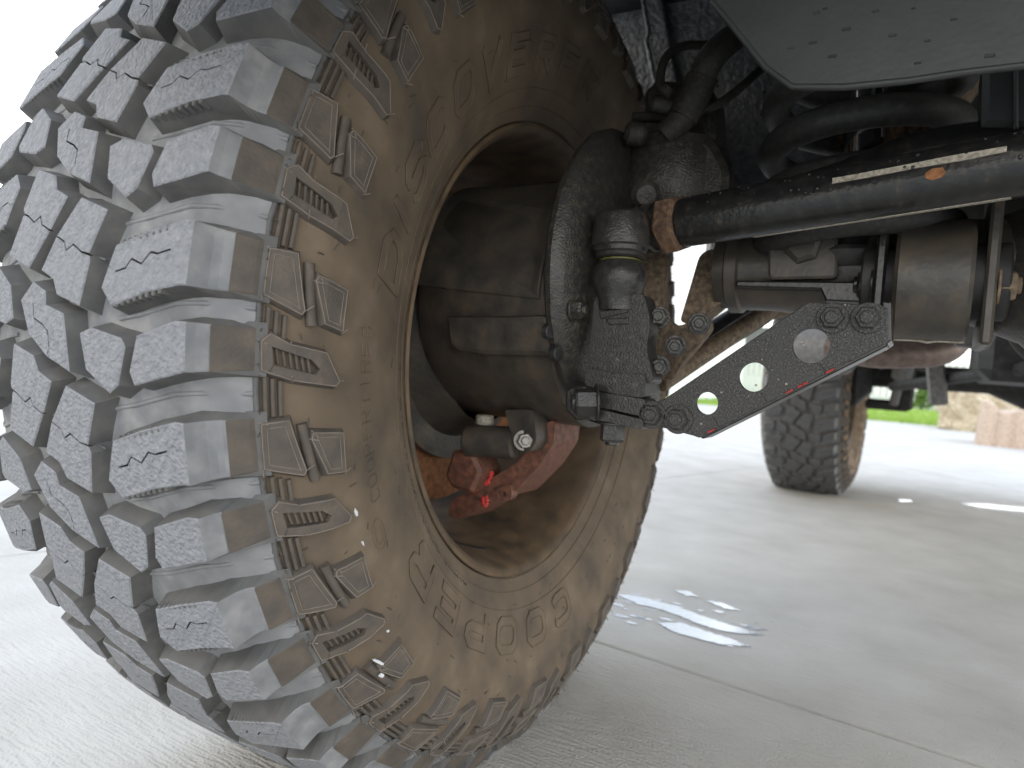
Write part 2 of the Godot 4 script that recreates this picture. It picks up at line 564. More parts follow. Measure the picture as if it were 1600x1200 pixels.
	var con := surface("concrete", [[0.0, lin(0.445, 0.427, 0.392)], [0.35, lin(0.49, 0.471, 0.436)], [0.65, lin(0.515, 0.497, 0.462)], [1.0, lin(0.55, 0.533, 0.495)]], 0.9, 0.012, 0.85, 0.0, 0.1, 0.0, 0.22, 6)
	con.heightmap_enabled = true
	con.heightmap_scale = 0.32
	con.heightmap_texture = ImageTexture.create_from_image(relief_map)
	con.detail_enabled = true
	con.detail_blend_mode = BaseMaterial3D.BLEND_MODE_MUL
	con.detail_albedo = noise_tex(0.008, 5, [[0.0, lin(0.88, 0.875, 0.86)], [0.5, lin(0.97, 0.97, 0.965)], [1.0, lin(1, 1, 1)]], 77)
	con.detail_uv_layer = BaseMaterial3D.DETAIL_UV_2
	con.uv2_triplanar = true
	con.uv2_world_triplanar = true
	con.uv2_scale = Vector3.ONE * 0.31
	surface("joint", [[0.0, lin(0.05, 0.048, 0.045)], [1.0, lin(0.12, 0.115, 0.105)]], 4.0, 0.05, 0.9)
	surface("soil", [[0.0, lin(0.12, 0.1, 0.07)], [1.0, lin(0.24, 0.22, 0.16)]], 0.3, 0.02, 1.0)
	var wet := StandardMaterial3D.new()
	wet.resource_name = "wet"
	wet.albedo_color = lin(0.5, 0.54, 0.6)  # pale blue base and slight metal imitate the sheen of reflected sky
	wet.roughness = 0.2
	wet.metallic = 0.22
	wet.metallic_specular = 1.0
	wet.heightmap_enabled = true
	wet.heightmap_scale = 0.06
	wet.heightmap_texture = con.heightmap_texture
	wet.uv1_triplanar = true
	wet.uv1_world_triplanar = true
	wet.uv1_scale = Vector3.ONE * 0.9
	M["wet"] = wet


# ---------------------------------------------------------------- the wheel
var walls: SurfaceTool
var bend_at := 1e4          # beyond these |u| a tread block is smooth shoulder, then end plate
var end_at := 1e4
var smooth_part: SurfaceTool
var end_part: SurfaceTool


func strip(u: float, normal: SurfaceTool) -> SurfaceTool:
	return normal if absf(u) < bend_at else (smooth_part if absf(u) < end_at else end_part)


const PROFILE := [[234.5, 123.2], [242.0, 127.5], [250.0, 132.5], [270.0, 141.5], [300.0, 150.0], [330.0, 155.0], [357.0, 152.5], [372.0, 146.5], [384.0, 140.0], [390.0, 135.5]]


func lookup(table: Array, x: float) -> float:
	for i in table.size() - 1:
		if x <= table[i + 1][0]:
			var t: float = (x - table[i][0]) / (table[i + 1][0] - table[i][0])
			return lerpf(table[i][1], table[i + 1][1], t)
	return table[-1][1]


func crown(u: float) -> float:
	return 435.0 - 12.0 * pow(minf(absf(u) / 130.0, 1.4), 2.5)


func floor_of(u: float) -> float:
	return lookup([[0.0, 422.5], [60.0, 421.0], [97.0, 414.5], [117.0, 406.0], [129.0, 396.5], [136.5, 387.0]], absf(u)) - 1.5


func long_top(u: float) -> float:
	u = absf(u)
	return crown(u) if u <= 119.0 else lookup([[119.0, crown(119.0)], [120.2, 420.0], [122.0, 414.0], [124.5, 409.5], [127.0, 407.0], [129.0, 406.0], [129.8, 407.5], [137.0, 390.0]], u)


func short_top(u: float) -> float:
	u = absf(u)
	return crown(u) if u <= 121.0 else lookup([[121.0, crown(121.0)], [122.2, 420.0], [125.0, 413.5], [126.0, 413.5], [137.0, 389.5]], u)


func on_tread(u: float, v: float, h: float) -> Vector3:
	var a := v / 430.0
	return Vector3(u + 3.0, h * sin(a), h * cos(a)) / 1000.0


func side_x(r: float) -> float:
	return lookup(PROFILE, r)


func on_side(u: float, v: float, h: float) -> Vector3:   # u: radius, v: arc at radius 360, h: above the sidewall
	var a := v / 360.0
	var slope := (side_x(u + 6.0) - side_x(u - 6.0)) / 12.0
	var n := Vector2(1.0, -slope).normalized()
	var r := u + n.y * h
	return Vector3(side_x(u) + n.x * h, r * sin(a), r * cos(a)) / 1000.0


func tread_points(list: Array, mirrored := false) -> Array:   # [u, degrees] pairs
	var p := []
	for q in list:
		var a: float = -3.12 - q[1] if mirrored else q[1]
		p.append(Vector2(-q[0] if mirrored else q[0], deg_to_rad(a) * 430.0))
	return p


func side_points(list: Array) -> Array:   # [radius, degrees] pairs
	var p := []
	for q in list:
		p.append(Vector2(q[0], deg_to_rad(q[1]) * 360.0))
	return p


func two(sts: Array, mats: Array) -> ArrayMesh:
	var mesh := ArrayMesh.new()
	for i in sts.size():
		sts[i].generate_normals()
		sts[i].commit(mesh)
		mesh.surface_set_material(i, mats[i])
	return mesh


func tread_block(list: Array, mirrored: bool, top: Callable, kinks: Array, sipe: Array, teeth: Array) -> ArrayMesh:
	var st := begin()
	walls = begin()
	var outline := ccw(PackedVector2Array(tread_points(list, mirrored)))
	var us := []
	for k in kinks:
		us.append(-k if mirrored else k)
	us.sort()
	var pieces := [outline]
	if sipe.size():
		var zig := PackedVector2Array(tread_points(sipe, mirrored))
		var groove: PackedVector2Array = Geometry2D.offset_polyline(zig, 0.55, Geometry2D.JOIN_MITER, Geometry2D.END_BUTT)[0]
		pieces = Geometry2D.clip_polygons(outline, groove)
		if pieces.size() == 2 and (Geometry2D.is_polygon_clockwise(pieces[0]) or Geometry2D.is_polygon_clockwise(pieces[1])):
			pieces = [cut_hole(outline, groove)]
		relief(walls, Array(groove), on_tread, func(u): return crown(u) - 5.5, func(u): return crown(u) - 6.0, [], 0.0, 0.0)
	smooth_part = begin()
	end_part = begin()
	bend_at = kinks[0] if kinks.size() else 1e4
	end_at = kinks[-1] if kinks.size() else 1e4
	for piece in pieces:
		var p := PackedVector2Array()
		for q in piece:
			if p.is_empty() or pieces.size() == 1 or (q.distance_to(p[-1]) > 0.5 and q.distance_to(p[0]) > 0.5):
				p.append(q)
		relief(st, Array(p), on_tread, top, floor_of, us, 4.2, 0.9, outline if sipe.size() else PackedVector2Array(), 6.0)
	for t in teeth:
		var c: Vector2 = tread_points([t], mirrored)[0]
		var x := c.x
		var up := on_tread(x, c.y, 500.0).normalized()
		up.x = 0.0
		var tr := Transform3D(Basis(Vector3.RIGHT, up.normalized(), Vector3.RIGHT.cross(up.normalized())), on_tread(x, c.y, crown(x) - 4.2))
		box(walls, tr, Vector3(0.0026, 0.0072, 0.004), 0.0006)
	bend_at = 1e4
	var mesh := two([st, walls, smooth_part, end_part], [M.tread_top, M.tread_side, M.tread_floor, M.side_lug]) if kinks.size() else two([st, walls], [M.tread_top, M.tread_side])
	walls = null
	return mesh


const LETTERS := {
	"C": [[[0.98, 0.84], [0.8, 1], [0.2, 1], [0, 0.8], [0, 0.2], [0.2, 0], [0.8, 0], [0.98, 0.16]]],
	"O": [[[0.45, 1], [0.2, 1], [0, 0.8], [0, 0.2], [0.2, 0], [0.8, 0], [1, 0.2], [1, 0.8], [0.8, 1], [0.4, 1]]],
	"P": [[[0, -0.1], [0, 1], [0.8, 1], [1, 0.8], [1, 0.6], [0.8, 0.42], [0.1, 0.42]]],
	"E": [[[1, 0], [0, 0], [0, 1], [1, 1]], [[0, 0.5], [0.85, 0.5]]],
	"R": [[[0, -0.1], [0, 1], [0.8, 1], [1, 0.8], [1, 0.62], [0.8, 0.46], [0.1, 0.46]], [[0.45, 0.46], [1, -0.05]]],
	"D": [[[0, 0.1], [0, 1], [0.7, 1], [1, 0.75], [1, 0.25], [0.7, 0], [0, 0], [0, 0.15]]],
	"I": [[[0.5, -0.1], [0.5, 1.1]]],
	"S": [[[1, 0.8], [0.8, 1], [0.2, 1], [0, 0.8], [0, 0.65], [0.2, 0.5], [0.8, 0.5], [1, 0.35], [1, 0.2], [0.8, 0], [0.2, 0], [0, 0.2]]],
	"V": [[[0, 1.1], [0.5, 0], [1, 1.1]]],
	"T": [[[-0.05, 1], [1.05, 1]], [[0.5, 1], [0.5, -0.1]]],
}


# A letter with its top outwards: size in mm (along the rim, outwards), middle at radius r and angle deg
func letter(ch: String, deg: float, r: float, w: float, hgt: float, stroke: float, slant: float) -> SurfaceTool:
	var st := begin()
	var solid: Array = []
	var gaps: Array = []
	for line in LETTERS[ch]:
		var p := PackedVector2Array()
		for i in line.size() - 1:
			var a := Vector2(line[i][0], line[i][1])
			var b := Vector2(line[i + 1][0], line[i + 1][1])
			var steps := maxi(1, int(((b - a) * Vector2(w, hgt)).length() / 5.0))
			for k in steps:
				p.append(a.lerp(b, float(k) / steps))
		p.append(Vector2(line[-1][0], line[-1][1]))
		for i in p.size():
			var q := p[i]
			var along_mm := (q.x - 0.5) * w + slant * (q.y - 0.5) * hgt
			p[i] = Vector2(r + (q.y - 0.5) * hgt, deg_to_rad(deg) * 360.0 + along_mm * 360.0 / r)
		if stroke < 1.5:
			var path := PackedVector3Array()
			for q in p:
				path.append(on_side(q.x, q.y, 0.3))
			tube(st, path, 0.0005, 5)
			continue
		var fat: PackedVector2Array = Geometry2D.offset_polyline(p, stroke / 2.0, Geometry2D.JOIN_MITER, Geometry2D.END_BUTT)[0]
		var outers := []
		for s in (Geometry2D.merge_polygons(solid[0], fat) if solid.size() else Geometry2D.offset_polyline(p, stroke / 2.0, Geometry2D.JOIN_MITER, Geometry2D.END_BUTT)):
			(gaps if Geometry2D.is_polygon_clockwise(s) else outers).append(s)
		solid = outers
	for s in solid + gaps:
		if s.size() < 3:
			continue
		var path := PackedVector3Array()
		for q in s:
			path.append(on_side(q.x, q.y, 0.75))
		path.append(path[0])
		tube(st, path, 0.0006, 5)
		if not Geometry2D.is_polygon_clockwise(s):
			for hole in gaps:
				var h: PackedVector2Array = hole.duplicate()
				h.reverse()
				s = cut_hole(s, h)
			relief(st, Array(s), on_side, func(_u): return 0.75, func(_u): return -0.8, [], 0.0, 0.3)
	return st


func mirror_list(list: Array) -> Array:
	var r := []
	for q in list:
		r.append([-q[0], -3.12 - q[1]])
	return r


func make_wheel() -> Node3D:
	var wheel := Node3D.new()
	wheel.name = "front_wheel"
	truck.add_child(wheel, true)
	# carcass: the tread floor, both sidewalls
	var st := begin()
	var half := [Vector2(0, 422.5), Vector2(30, 422.1), Vector2(60, 421), Vector2(80, 418), Vector2(97, 414.5), Vector2(108, 410.7), Vector2(117, 406), Vector2(129, 396.5), Vector2(134, 390)]
	var prof := []
	for i in range(half.size() - 1, -1, -1):
		prof.append(Vector2(3.0 - half[i].x, half[i].y) / 1000.0)
	for i in range(1, half.size()):
		prof.append(Vector2(3.0 + half[i].x, half[i].y) / 1000.0)
	var axis := Transform3D(Basis(Vector3(0, 1, 0), Vector3(1, 0, 0), Vector3(0, 0, -1)), Vector3.ZERO)
	lathe(st, prof, axis, 144)
	obj("tread_floor", st, M.tread_floor, wheel)
	for s in [1.0, -1.0]:
		st = begin()
		var sp := [Vector2(3.0 + s * 131.0, 389.5) / 1000.0, Vector2(3.0 + s * 133.5, 387.5) / 1000.0]
		for i in range(30, -1, -1):
			var r := 235.0 + 150.0 * i / 30.0
			var x := (lookup(PROFILE, r - 4.0) + lookup(PROFILE, r) + lookup(PROFILE, r + 4.0)) / 3.0 if i > 1 else lookup(PROFILE, r)
			sp.append(Vector2(x if s > 0.0 else 6.0 - x, r) / 1000.0)
		sp.append(Vector2(3.0 + s * 108.0, 229.0) / 1000.0)
		lathe(st, sp, axis, 144, 0.00025)
		obj("sidewall", st, M.sidewall, wheel)
	# the ragged mould line where tread meets sidewall
	st = begin()
	var line := PackedVector3Array()
	for k in 289:
		var a := TAU * (k % 288) / 288.0
		var r := 0.3885 + (rng.randf() - 0.5) * 0.0016
		line.append(Vector3(0.137, r * sin(a), r * cos(a)))
	tube(st, line, 0.0021, 6, false)
	obj("mould_line", st, M.tread_side, wheel)
	# two fine rings by the bead
	for r in [246.5, 262.0]:
		st = begin()
		line = PackedVector3Array()
		for k in 145:
			var p := on_side(r, 360.0 * TAU * (k % 144) / 144.0, 0.2)
			line.append(p)
		tube(st, line, 0.0005, 6, false)
		obj("bead_ring", st, M.sidewall, wheel)

	# tread blocks
	var long_list := [[54.7, 1.6], [63.4, 4.9], [88.0, 6.05], [113.0, 6.95], [136.0, 6.75], [136.0, 2.1], [114.0, 2.05], [92.0, 1.45], [65.0, 0.2]]
	var long_sipe := [[66.0, 2.85], [74.0, 3.15], [78.0, 3.85], [86.0, 3.5], [92.0, 4.4], [97.0, 4.3], [106.0, 4.65]]
	var teeth := []
	for k in 8:
		teeth.append([68.0 + k * 4.6, lerpf(0.5, 1.95, (k * 4.6) / 40.0) - 0.06])
		teeth.append([68.0 + k * 4.6, lerpf(5.1, 6.6, (k * 4.6) / 40.0) - 0.02])
	var short_list := [[80.7, -4.58], [86.0, -1.85], [113.0, -0.55], [136.0, -0.65], [136.0, -4.2], [120.0, -4.3], [84.5, -5.6]]
	var link_list := [[37.3, -1.96], [47.9, -1.45], [74.0, -2.1], [77.5, -2.72], [71.5, -5.7], [64.0, -6.4], [43.5, -4.75]]
	var mid_list := [[22.5, 8.8], [50.3, 7.7], [39.8, 4.25], [41.8, 3.6], [35.6, 0.15], [12.0, 0.95], [6.6, 2.2], [-7.5, 2.9], [4.3, 5.68]]
	var mid_sipe := [[-4.0, 6.0], [5.0, 5.65], [14.0, 5.2], [17.5, 4.5], [24.0, 4.95], [33.0, 4.35], [48.0, 3.9]]
	var bar_list := [[-28.5, 0.46], [-15.5, 1.95], [-0.5, 1.2], [0.6, 0.12], [20.3, -0.5], [27.2, -5.05], [3.0, -4.05], [-17.4, -2.3]]
	var bar_sipe := [[-13.0, 0.2], [-11.0, -1.0], [-1.0, -1.5], [5.0, -2.0], [7.0, -3.3]]
	var kinks := [119.0, 120.2, 122.0, 124.5, 127.0, 129.0]
	var kinds := []
	for m in [false, true]:
		kinds.append(tread_block(long_list, m, long_top, kinks, long_sipe, teeth))
		kinds.append(tread_block(short_list, m, short_top, [121.0, 122.2, 125.0, 126.0], [], []))
		kinds.append(tread_block(link_list, m, crown, [], [], []))
		kinds.append(tread_block(mid_list, m, crown, [], mid_sipe, []))
	kinds.append(tread_block(bar_list, false, crown, [], bar_sipe, []))
	var ribs := []
	for g in [[[56.0, -0.6], [72.0, -0.2], [98.0, 0.9], [112.0, 1.05], [134.0, 1.0]], [[48.0, -8.0], [70.0, -7.4], [98.0, -6.3], [112.0, -6.15], [134.0, -6.2]]]:
		for m in [false, true]:
			var path := PackedVector3Array()
			for p in tread_points(g, m):
				path.append(on_tread(p.x, p.y, floor_of(p.x) + 1.6))
			var rib := begin()
			tube(rib, path, 0.0016, 6)
			rib.generate_normals()
			ribs.append(rib.commit())
	for k in 24:
		var turn := Basis(Vector3.RIGHT, -deg_to_rad(STEP * k))
		for mesh in kinds:
			var b := MeshInstance3D.new()
			b.name = "tread_block"
			b.mesh = mesh
			b.basis = turn
			wheel.add_child(b, true)
		for mesh in ribs:
			var g := put("groove_rib", mesh, M.tread_floor, wheel)
			g.basis = turn

	# blocks on the sidewall
	var arrow := [[387.5, -1.62], [382.5, -0.9], [372.5, -1.75], [351.9, -2.4], [341.2, -5.37], [344.2, -5.99], [371.3, -5.15], [387.0, -4.2]]
	var slot := [[381.7, -2.1], [361.0, -3.2], [356.3, -4.1], [359.0, -4.6], [380.9, -3.7]]
	var tab := [[387.7, -8.7], [373.1, -8.6], [365.9, -13.7], [367.7, -14.2], [388.0, -12.8]]
	var leaf := [[361.0, -10.07], [339.3, -10.84], [340.2, -15.35], [355.0, -14.73], [362.5, -10.77]]
	var side_meshes := []
	for n in 3:
		var list: Array = [arrow, tab, leaf][n]
		st = begin()
		var fl := begin()
		var p := ccw(PackedVector2Array(side_points(list)))
		var path := PackedVector3Array()
		var corners := grown(p, -0.6)
		for i in p.size() + 1:
			var a := corners[i % p.size()]
			var b := corners[(i + 1) % p.size()]
			if i == p.size():
				path.append(on_side(a.x, a.y, 4.75))
				break
			for j in 4:
				var q := a.lerp(b, j / 4.0)
				path.append(on_side(q.x, q.y, 4.75))
			if i % 2 == 0:   # mould vents
				var c := on_side(p[i].x, p[i].y, 3.8)
				var d := Vector3(rng.randf_range(0.2, 1), rng.randf_range(-1, 1), rng.randf_range(-1, 1)).normalized()
				tube(fl, PackedVector3Array([c - d * 0.001, c + d * rng.randf_range(0.003, 0.0065)]), 0.00042, 4)
		tube(fl, path, 0.00038, 5, false)
		var high := func(_u): return 4.8
		var low := func(_u): return -2.0
		var bends := [345.0, 350.0, 355.0, 360.0, 365.0, 370.0, 375.0, 380.0]
		if n == 0:
			var hole := PackedVector2Array(side_points(slot))
			relief(st, Array(cut_hole(p, hole)), on_side, high, low, bends, 2.6, 0.8, p, 4.5)
			for k in 6:
				var c: Vector2 = side_points([[378.5 - k * 3.4, -2.95 - k * 0.16]])[0]
				var rail := PackedVector3Array()
				for j in [-4.4, 0.0, 4.4]:
					rail.append(on_side(c.x + j * 0.12, c.y + j, 1.4))
				tube(st, rail, 0.0011, 6)
		else:
			relief(st, Array(p), on_side, high, low, bends, 2.6, 0.8)
			var inset := grown(p, -3.4)
			var ring := PackedVector3Array()
			for i in inset.size() + 1:
				for j in (4 if i < inset.size() else 1):
					var q := inset[i % inset.size()].lerp(inset[(i + 1) % inset.size()], j / 4.0)
					ring.append(on_side(q.x, q.y, 4.75))
			tube(fl, ring, 0.0003, 4, false)
		if n == 2:
			var rail := PackedVector3Array()
			for j in 9:
				var q: Vector2 = side_points([[lerpf(366.0, 361.0, j / 8.0), lerpf(-9.2, -15.0, j / 8.0)]])[0]
				rail.append(on_side(q.x, q.y, 1.2))
			tube(st, rail, 0.0034, 8)
		side_meshes.append([two([st, fl], [M.side_lug, M.flash]), ["arrow_lug", "side_lug", "side_lug"][n]])
	for g in [[[384.0, 1.3, -0.95], [380.0, 1.0, -1.2], [375.8, 0.7, -1.6]], [[384.5, -4.7, -8.3], [380.8, -4.9, -8.3], [377.0, -5.1, -8.3]]]:
		st = begin()
		for b in g:
			var list := side_points([[b[0] + 1.0, b[1]], [b[0] - 1.0, b[1]], [b[0] - 1.0, b[2]], [b[0] + 1.0, b[2]]])
			relief(st, list, on_side, func(_u): return 3.0, func(_u): return -1.5, [], 0.5, 0.5)
		side_meshes.append([two([st], [M.side_lug]), "side_comb"])
	for k in 24:
		for pair in side_meshes:
			var b := MeshInstance3D.new()
			b.name = pair[1]
			b.mesh = pair[0]
			b.basis = Basis(Vector3.RIGHT, -deg_to_rad(STEP * k))
			wheel.add_child(b, true)

	# raised lettering
	var word := "COOPER"
	for i in word.length():
		obj("raised_letter", letter(word[i], [-100.3, -88.2, -75.2, -62.6, -50.4, -39.0][i], 284.0, 35.0, 25.0, 8.0, 0.15), M.sidewall, wheel)
	word = "DISCOVERER"
	for i in word.length():
		obj("raised_letter", letter(word[i], [10.2, 17.0, 24.0, 32.5, 42.5, 52.0, 62.0, 72.4, 82.5, 92.5][i], 291.0, 30.0, 26.0, 7.0, 0.25), M.sidewall, wheel)
	word = "COOPERTIRES"
	for i in word.length():
		obj("raised_letter", letter(word[i], -20.8 + i * 2.08, 311.0, 7.6, 10.0, 0.9, 0.0), M.sidewall, wheel)
	st = begin()
	for ring in [[7.5, 13.5, 0.0, TAU], [4.2, 9.0, 0.5, TAU - 0.9]]:
		var path := PackedVector3Array()
		for k in 33:
			var a: float = lerpf(ring[2], ring[3], k / 32.0)
			path.append(on_side(316.5 + ring[0] * sin(a), deg_to_rad(-25.9) * 360.0 + ring[1] * cos(a), 0.1))
		tube(st, path, 0.0005, 5)
	obj("oval_emblem", st, M.sidewall, wheel)
	# a band of tiny worn moulding by the bead
	st = begin()
	for k in 130:
		var v := deg_to_rad(-58.0 + k * 0.42) * 360.0
		if rng.randf() < 0.82:
			var a := rng.randf_range(-1.6, 1.6)
			tube(st, PackedVector3Array([on_side(253.0 - rng.randf() * 2.0, v + a, 0.1), on_side(248.8 + rng.randf() * 2.0, v - a, 0.1)]), 0.0004, 4)
	tag(obj("worn_moulding", st, M.side_lug, wheel), "", "", "", "stuff")
	# hair-fine rubber vents on sidewall and tread edge
	st = begin()
	for k in 260:
		var a := rng.randf() * TAU
		var c := on_side(rng.randf_range(255.0, 375.0), a * 360.0, 0.1)
		var t := a + PI / 2 + rng.randf_range(-0.5, 0.5)
		if rng.randf() < 0.35:
			t = a
		var d := Vector3(0.05, sin(t), cos(t))
		tube(st, PackedVector3Array([c, c + d * rng.randf_range(0.003, 0.008)]), 0.00038, 4)
	for k in 260:
		var a := TAU * k / 260.0 + rng.randf() * 0.02
		var c := Vector3(0.1385, sin(a) * 0.3875, cos(a) * 0.3875)
		var d := Vector3(0.9, sin(a) * 0.7 + rng.randf_range(-0.4, 0.4), cos(a) * 0.7 + rng.randf_range(-0.4, 0.4)).normalized()
		tube(st, PackedVector3Array([c, c + d * rng.randf_range(0.004, 0.010)]), 0.00035, 4)
	tag(obj("rubber_hairs", st, M.side_lug, wheel), "", "", "", "stuff")

	# rim
	st = begin()
	lathe(st, [Vector2(0.108, 0.2315), Vector2(0.119, 0.2335), Vector2(0.1235, 0.2325), Vector2(0.1245, 0.2295), Vector2(0.1225, 0.2265), Vector2(0.118, 0.2225), Vector2(0.105, 0.218), Vector2(0.085, 0.2115), Vector2(0.05, 0.2085), Vector2(0.0, 0.2035), Vector2(-0.06, 0.2), Vector2(-0.105, 0.205), Vector2(-0.115, 0.232)], axis, 96)
	obj("rim", st, M.rim_paint, wheel)
	st = begin()
	lathe(st, [Vector2(-0.075, 0.0), Vector2(-0.075, 0.088), Vector2(-0.085, 0.095), Vector2(-0.1, 0.09), Vector2(-0.1, 0.0)], axis, 32)
	lathe(st, [Vector2(-0.07, 0.2015), Vector2(-0.072, 0.172), Vector2(-0.09, 0.17), Vector2(-0.1, 0.203)], axis, 64)
	obj("wheel_centre", st, M.rim_paint, wheel)
	for k in 8:
		st = begin()
		box(st, Transform3D(Basis(Vector3.RIGHT, TAU * (k + 0.15) / 8.0), Vector3.ZERO) * Transform3D(Basis(), Vector3(-0.084, 0, 0.131)), Vector3(0.02, 0.052, 0.09), 0.006)
		obj("spoke", st, M.rim_paint, wheel)
	return wheel


# ---------------------------------------------------------------- running gear of the front corner
func part(called: String, st: SurfaceTool, m: Material, label := "") -> MeshInstance3D:
	var o := obj(called, st, m, truck)
	if label:
		o.set_meta("label", label)
	return o


func along_x(x: float, y: float, z: float) -> Transform3D:
	return Transform3D(Basis(Vector3(0, 1, 0), Vector3(1, 0, 0), Vector3(0, 0, -1)), Vector3(x, y, z))


func knuckle() -> void:
	var st := begin()
	lathe(st, [Vector2(0.024, 0.0), Vector2(0.024, 0.092), Vector2(0.034, 0.115), Vector2(0.048, 0.122), Vector2(0.18, 0.122), Vector2(0.186, 0.117)], along_x(0, HUB + 0.052, 0), 64, 0.0012)
	var cover := part("gear_cover", st, M.cast_cover, "dark rounded gear cover reaching into the front wheel")
	# the raised pad that wraps its front
	st = begin()
	var on_cover := func(u: float, v: float, h: float) -> Vector3:
		var a := deg_to_rad(v)
		return Vector3(u / 1000.0, HUB + 0.052 + h / 1000.0 * sin(a), h / 1000.0 * cos(a))
	var pad := []
	for k in 9:
		pad.append(Vector2(30.0 if k < 5 else 38.0, lerpf(75.0, 2.0, k / 8.0)))
	for k in 9:
		pad.append(Vector2(172.0 + k * 0.6, lerpf(-3.0, 75.0, k / 8.0)))
	relief(st, pad, on_cover, func(_u): return 126.0, func(_u): return 115.0, [], 0.0, 1.4)
	obj("cover_shell", st, M.cast_cover, cover)
	st = begin()
	relief(st, [Vector2(79.3, -11.68), Vector2(120.2, -11.09), Vector2(147.0, -10.71), Vector2(178.9, -9.75), Vector2(188.8, -11.09), Vector2(185.0, -21.30), Vector2(181.5, -25.13), Vector2(143.8, -25.92), Vector2(116.3, -26.40), Vector2(86.9, -25.46), Vector2(79.1, -23.33)], on_cover, func(_u): return 130.5, func(_u): return 115.0, [], 1.0, 2.0)
	obj("cover_pad", st, M.cast_cover, cover)
	# knuckle casting: a thick round flange, the body behind it, the king pin bosses
	st = begin()
	lathe(st, [Vector2(0.182, 0.11), Vector2(0.183, 0.136), Vector2(0.187, 0.141), Vector2(0.192, 0.1425), Vector2(0.197, 0.1405), Vector2(0.202, 0.134), Vector2(0.207, 0.118), Vector2(0.211, 0.09), Vector2(0.214, 0.05), Vector2(0.215, 0.0)], along_x(0, 0.495, 0.004), 72, 0.0025)
	var body := part("steering_knuckle", st, M.cast_iron, "gritty cast steering knuckle with a thick round flange")
	st = begin()
	lathe(st, [Vector2(0.042, 0.0), Vector2(0.042, 0.05), Vector2(0.06, 0.055), Vector2(0.09, 0.053), Vector2(0.108, 0.046), Vector2(0.112, 0.03), Vector2(0.112, 0.0)], along(Vector3(0.235, 0.52, -0.015), Vector3(0.243, 0.72, -0.02)), 28, 0.004)
	obj("king_pin_boss", st, M.cast_iron, body)
	st = begin()
	lathe(st, [Vector2(0, 0.03), Vector2(0.05, 0.03), Vector2(0.06, 0.026), Vector2(0.064, 0.0)], along(Vector3(0.215, 0.43, 0.0), Vector3(0.215, 0.25, 0.004)), 28, 0.004)
	obj("king_pin_boss", st, M.cast_iron, body)
	st = begin()
	plate(st, rounded([Vector2(157.6, 626.7), Vector2(185.6, 634.2), Vector2(218.3, 633.5), Vector2(281.3, 622.7), Vector2(298.7, 593.5), Vector2(300.3, 560.1), Vector2(288.4, 537.5), Vector2(252.1, 530.2), Vector2(222.5, 508.9), Vector2(182.9, 509.1)], 9.0), 0.02, 0.03, 6.0)
	obj("upper_casting", st, M.cast_iron, body)
	st = begin()
	rod(st, Vector3(0.2408, 0.5607, 0.0701), Vector3(0.2447, 0.5576, 0.0772), 0.0125, 24, 0.004)
	obj("cap_bolt", st, M.cast_iron, body)
	for c in [Vector3(-62, 0, 0), Vector3(-20, 0, 0), Vector3(150, 0, 0)]:
		st = begin()
		var a := deg_to_rad(c.x)
		var q := Vector3(0.2035, 0.495 + sin(a) * 0.124, 0.004 + cos(a) * 0.124)
		bolt(st, q, q + Vector3(0.01, 0, 0), 0.008)
		obj("flange_bolt", st, M.cast_iron, body)
	st = begin()
	plate(st, rounded([Vector2(196.7, 385.3), Vector2(217.0, 390.2), Vector2(228.6, 379.1), Vector2(226.5, 362.6), Vector2(208.9, 357.4), Vector2(197.1, 366.3)], 4.0), 0.108, 0.03, 2.0)
	obj("flange_lug", st, M.oily_iron, body)
	st = begin()
	rod(st, Vector3(0.1906, 0.4322, 0.1313), Vector3(0.1836, 0.4321, 0.1295), 0.0065, 18, 0.001)
	rod(st, Vector3(0.1976, 0.4144, 0.1277), Vector3(0.1898, 0.414, 0.1265), 0.0068, 18, 0.001)
	obj("dowel_hole", st, M.dark_mass, body)
	# steering arm reaching down from the rod end to the link
	st = begin()
	plate(st, rounded([Vector2(219.3, 465.4), Vector2(262.2, 468.2), Vector2(269.5, 446.5), Vector2(268.2, 423.0), Vector2(277.1, 394.9), Vector2(218.3, 394.6), Vector2(218.3, 423.0), Vector2(218.7, 444.8)], 6.0), 0.112, 0.024, 5.0)
	var arm := part("steering_arm", st, M.oily_iron, "oily black steering arm under the rod end")
	st = begin()
	plate(st, rounded([Vector2(219.0, 404.3), Vector2(244.7, 400.7), Vector2(271.1, 401.5), Vector2(272.6, 383.0), Vector2(246.1, 383.9), Vector2(219.1, 389.1)], 4.0), 0.118, 0.03, 3.0)
	obj("clamp_plate", st, M.oily_iron, arm)
	st = begin()
	plate(st, rounded([Vector2(231.7, 384.7), Vector2(274.1, 382.1), Vector2(275.3, 367.9), Vector2(231.6, 373.0)], 3.0), 0.122, 0.028, 2.5)
	obj("clamp_plate", st, M.oily_iron, arm)
	st = begin()
	plate(st, rounded([Vector2(227.7, 371.6), Vector2(275.8, 366.0), Vector2(275.4, 357.8), Vector2(227.3, 363.1)], 3.0), 0.126, 0.028, 2.0)
	obj("clamp_plate", st, M.oily_iron, arm)
	st = begin()
	bolt(st, Vector3(0.2452, 0.3603, 0.1135), Vector3(0.2455, 0.3443, 0.1137), 0.0105)
	obj("nut", st, M.oily_iron, arm)
	st = begin()
	bolt(st, Vector3(0.2348, 0.3765, 0.1248), Vector3(0.2184, 0.375, 0.1342), 0.0115)
	obj("nut", st, M.oily_iron, arm)
	st = begin()
	plate(st, [Vector2(224.8, 452.3), Vector2(248.5, 456.2), Vector2(249.9, 452.0), Vector2(226.5, 445.9)], 0.114, 0.004, 0.8)
	plate(st, [Vector2(231.1, 446.1), Vector2(250.3, 447.8), Vector2(251.9, 442.5), Vector2(235.0, 440.9)], 0.114, 0.004, 0.8)
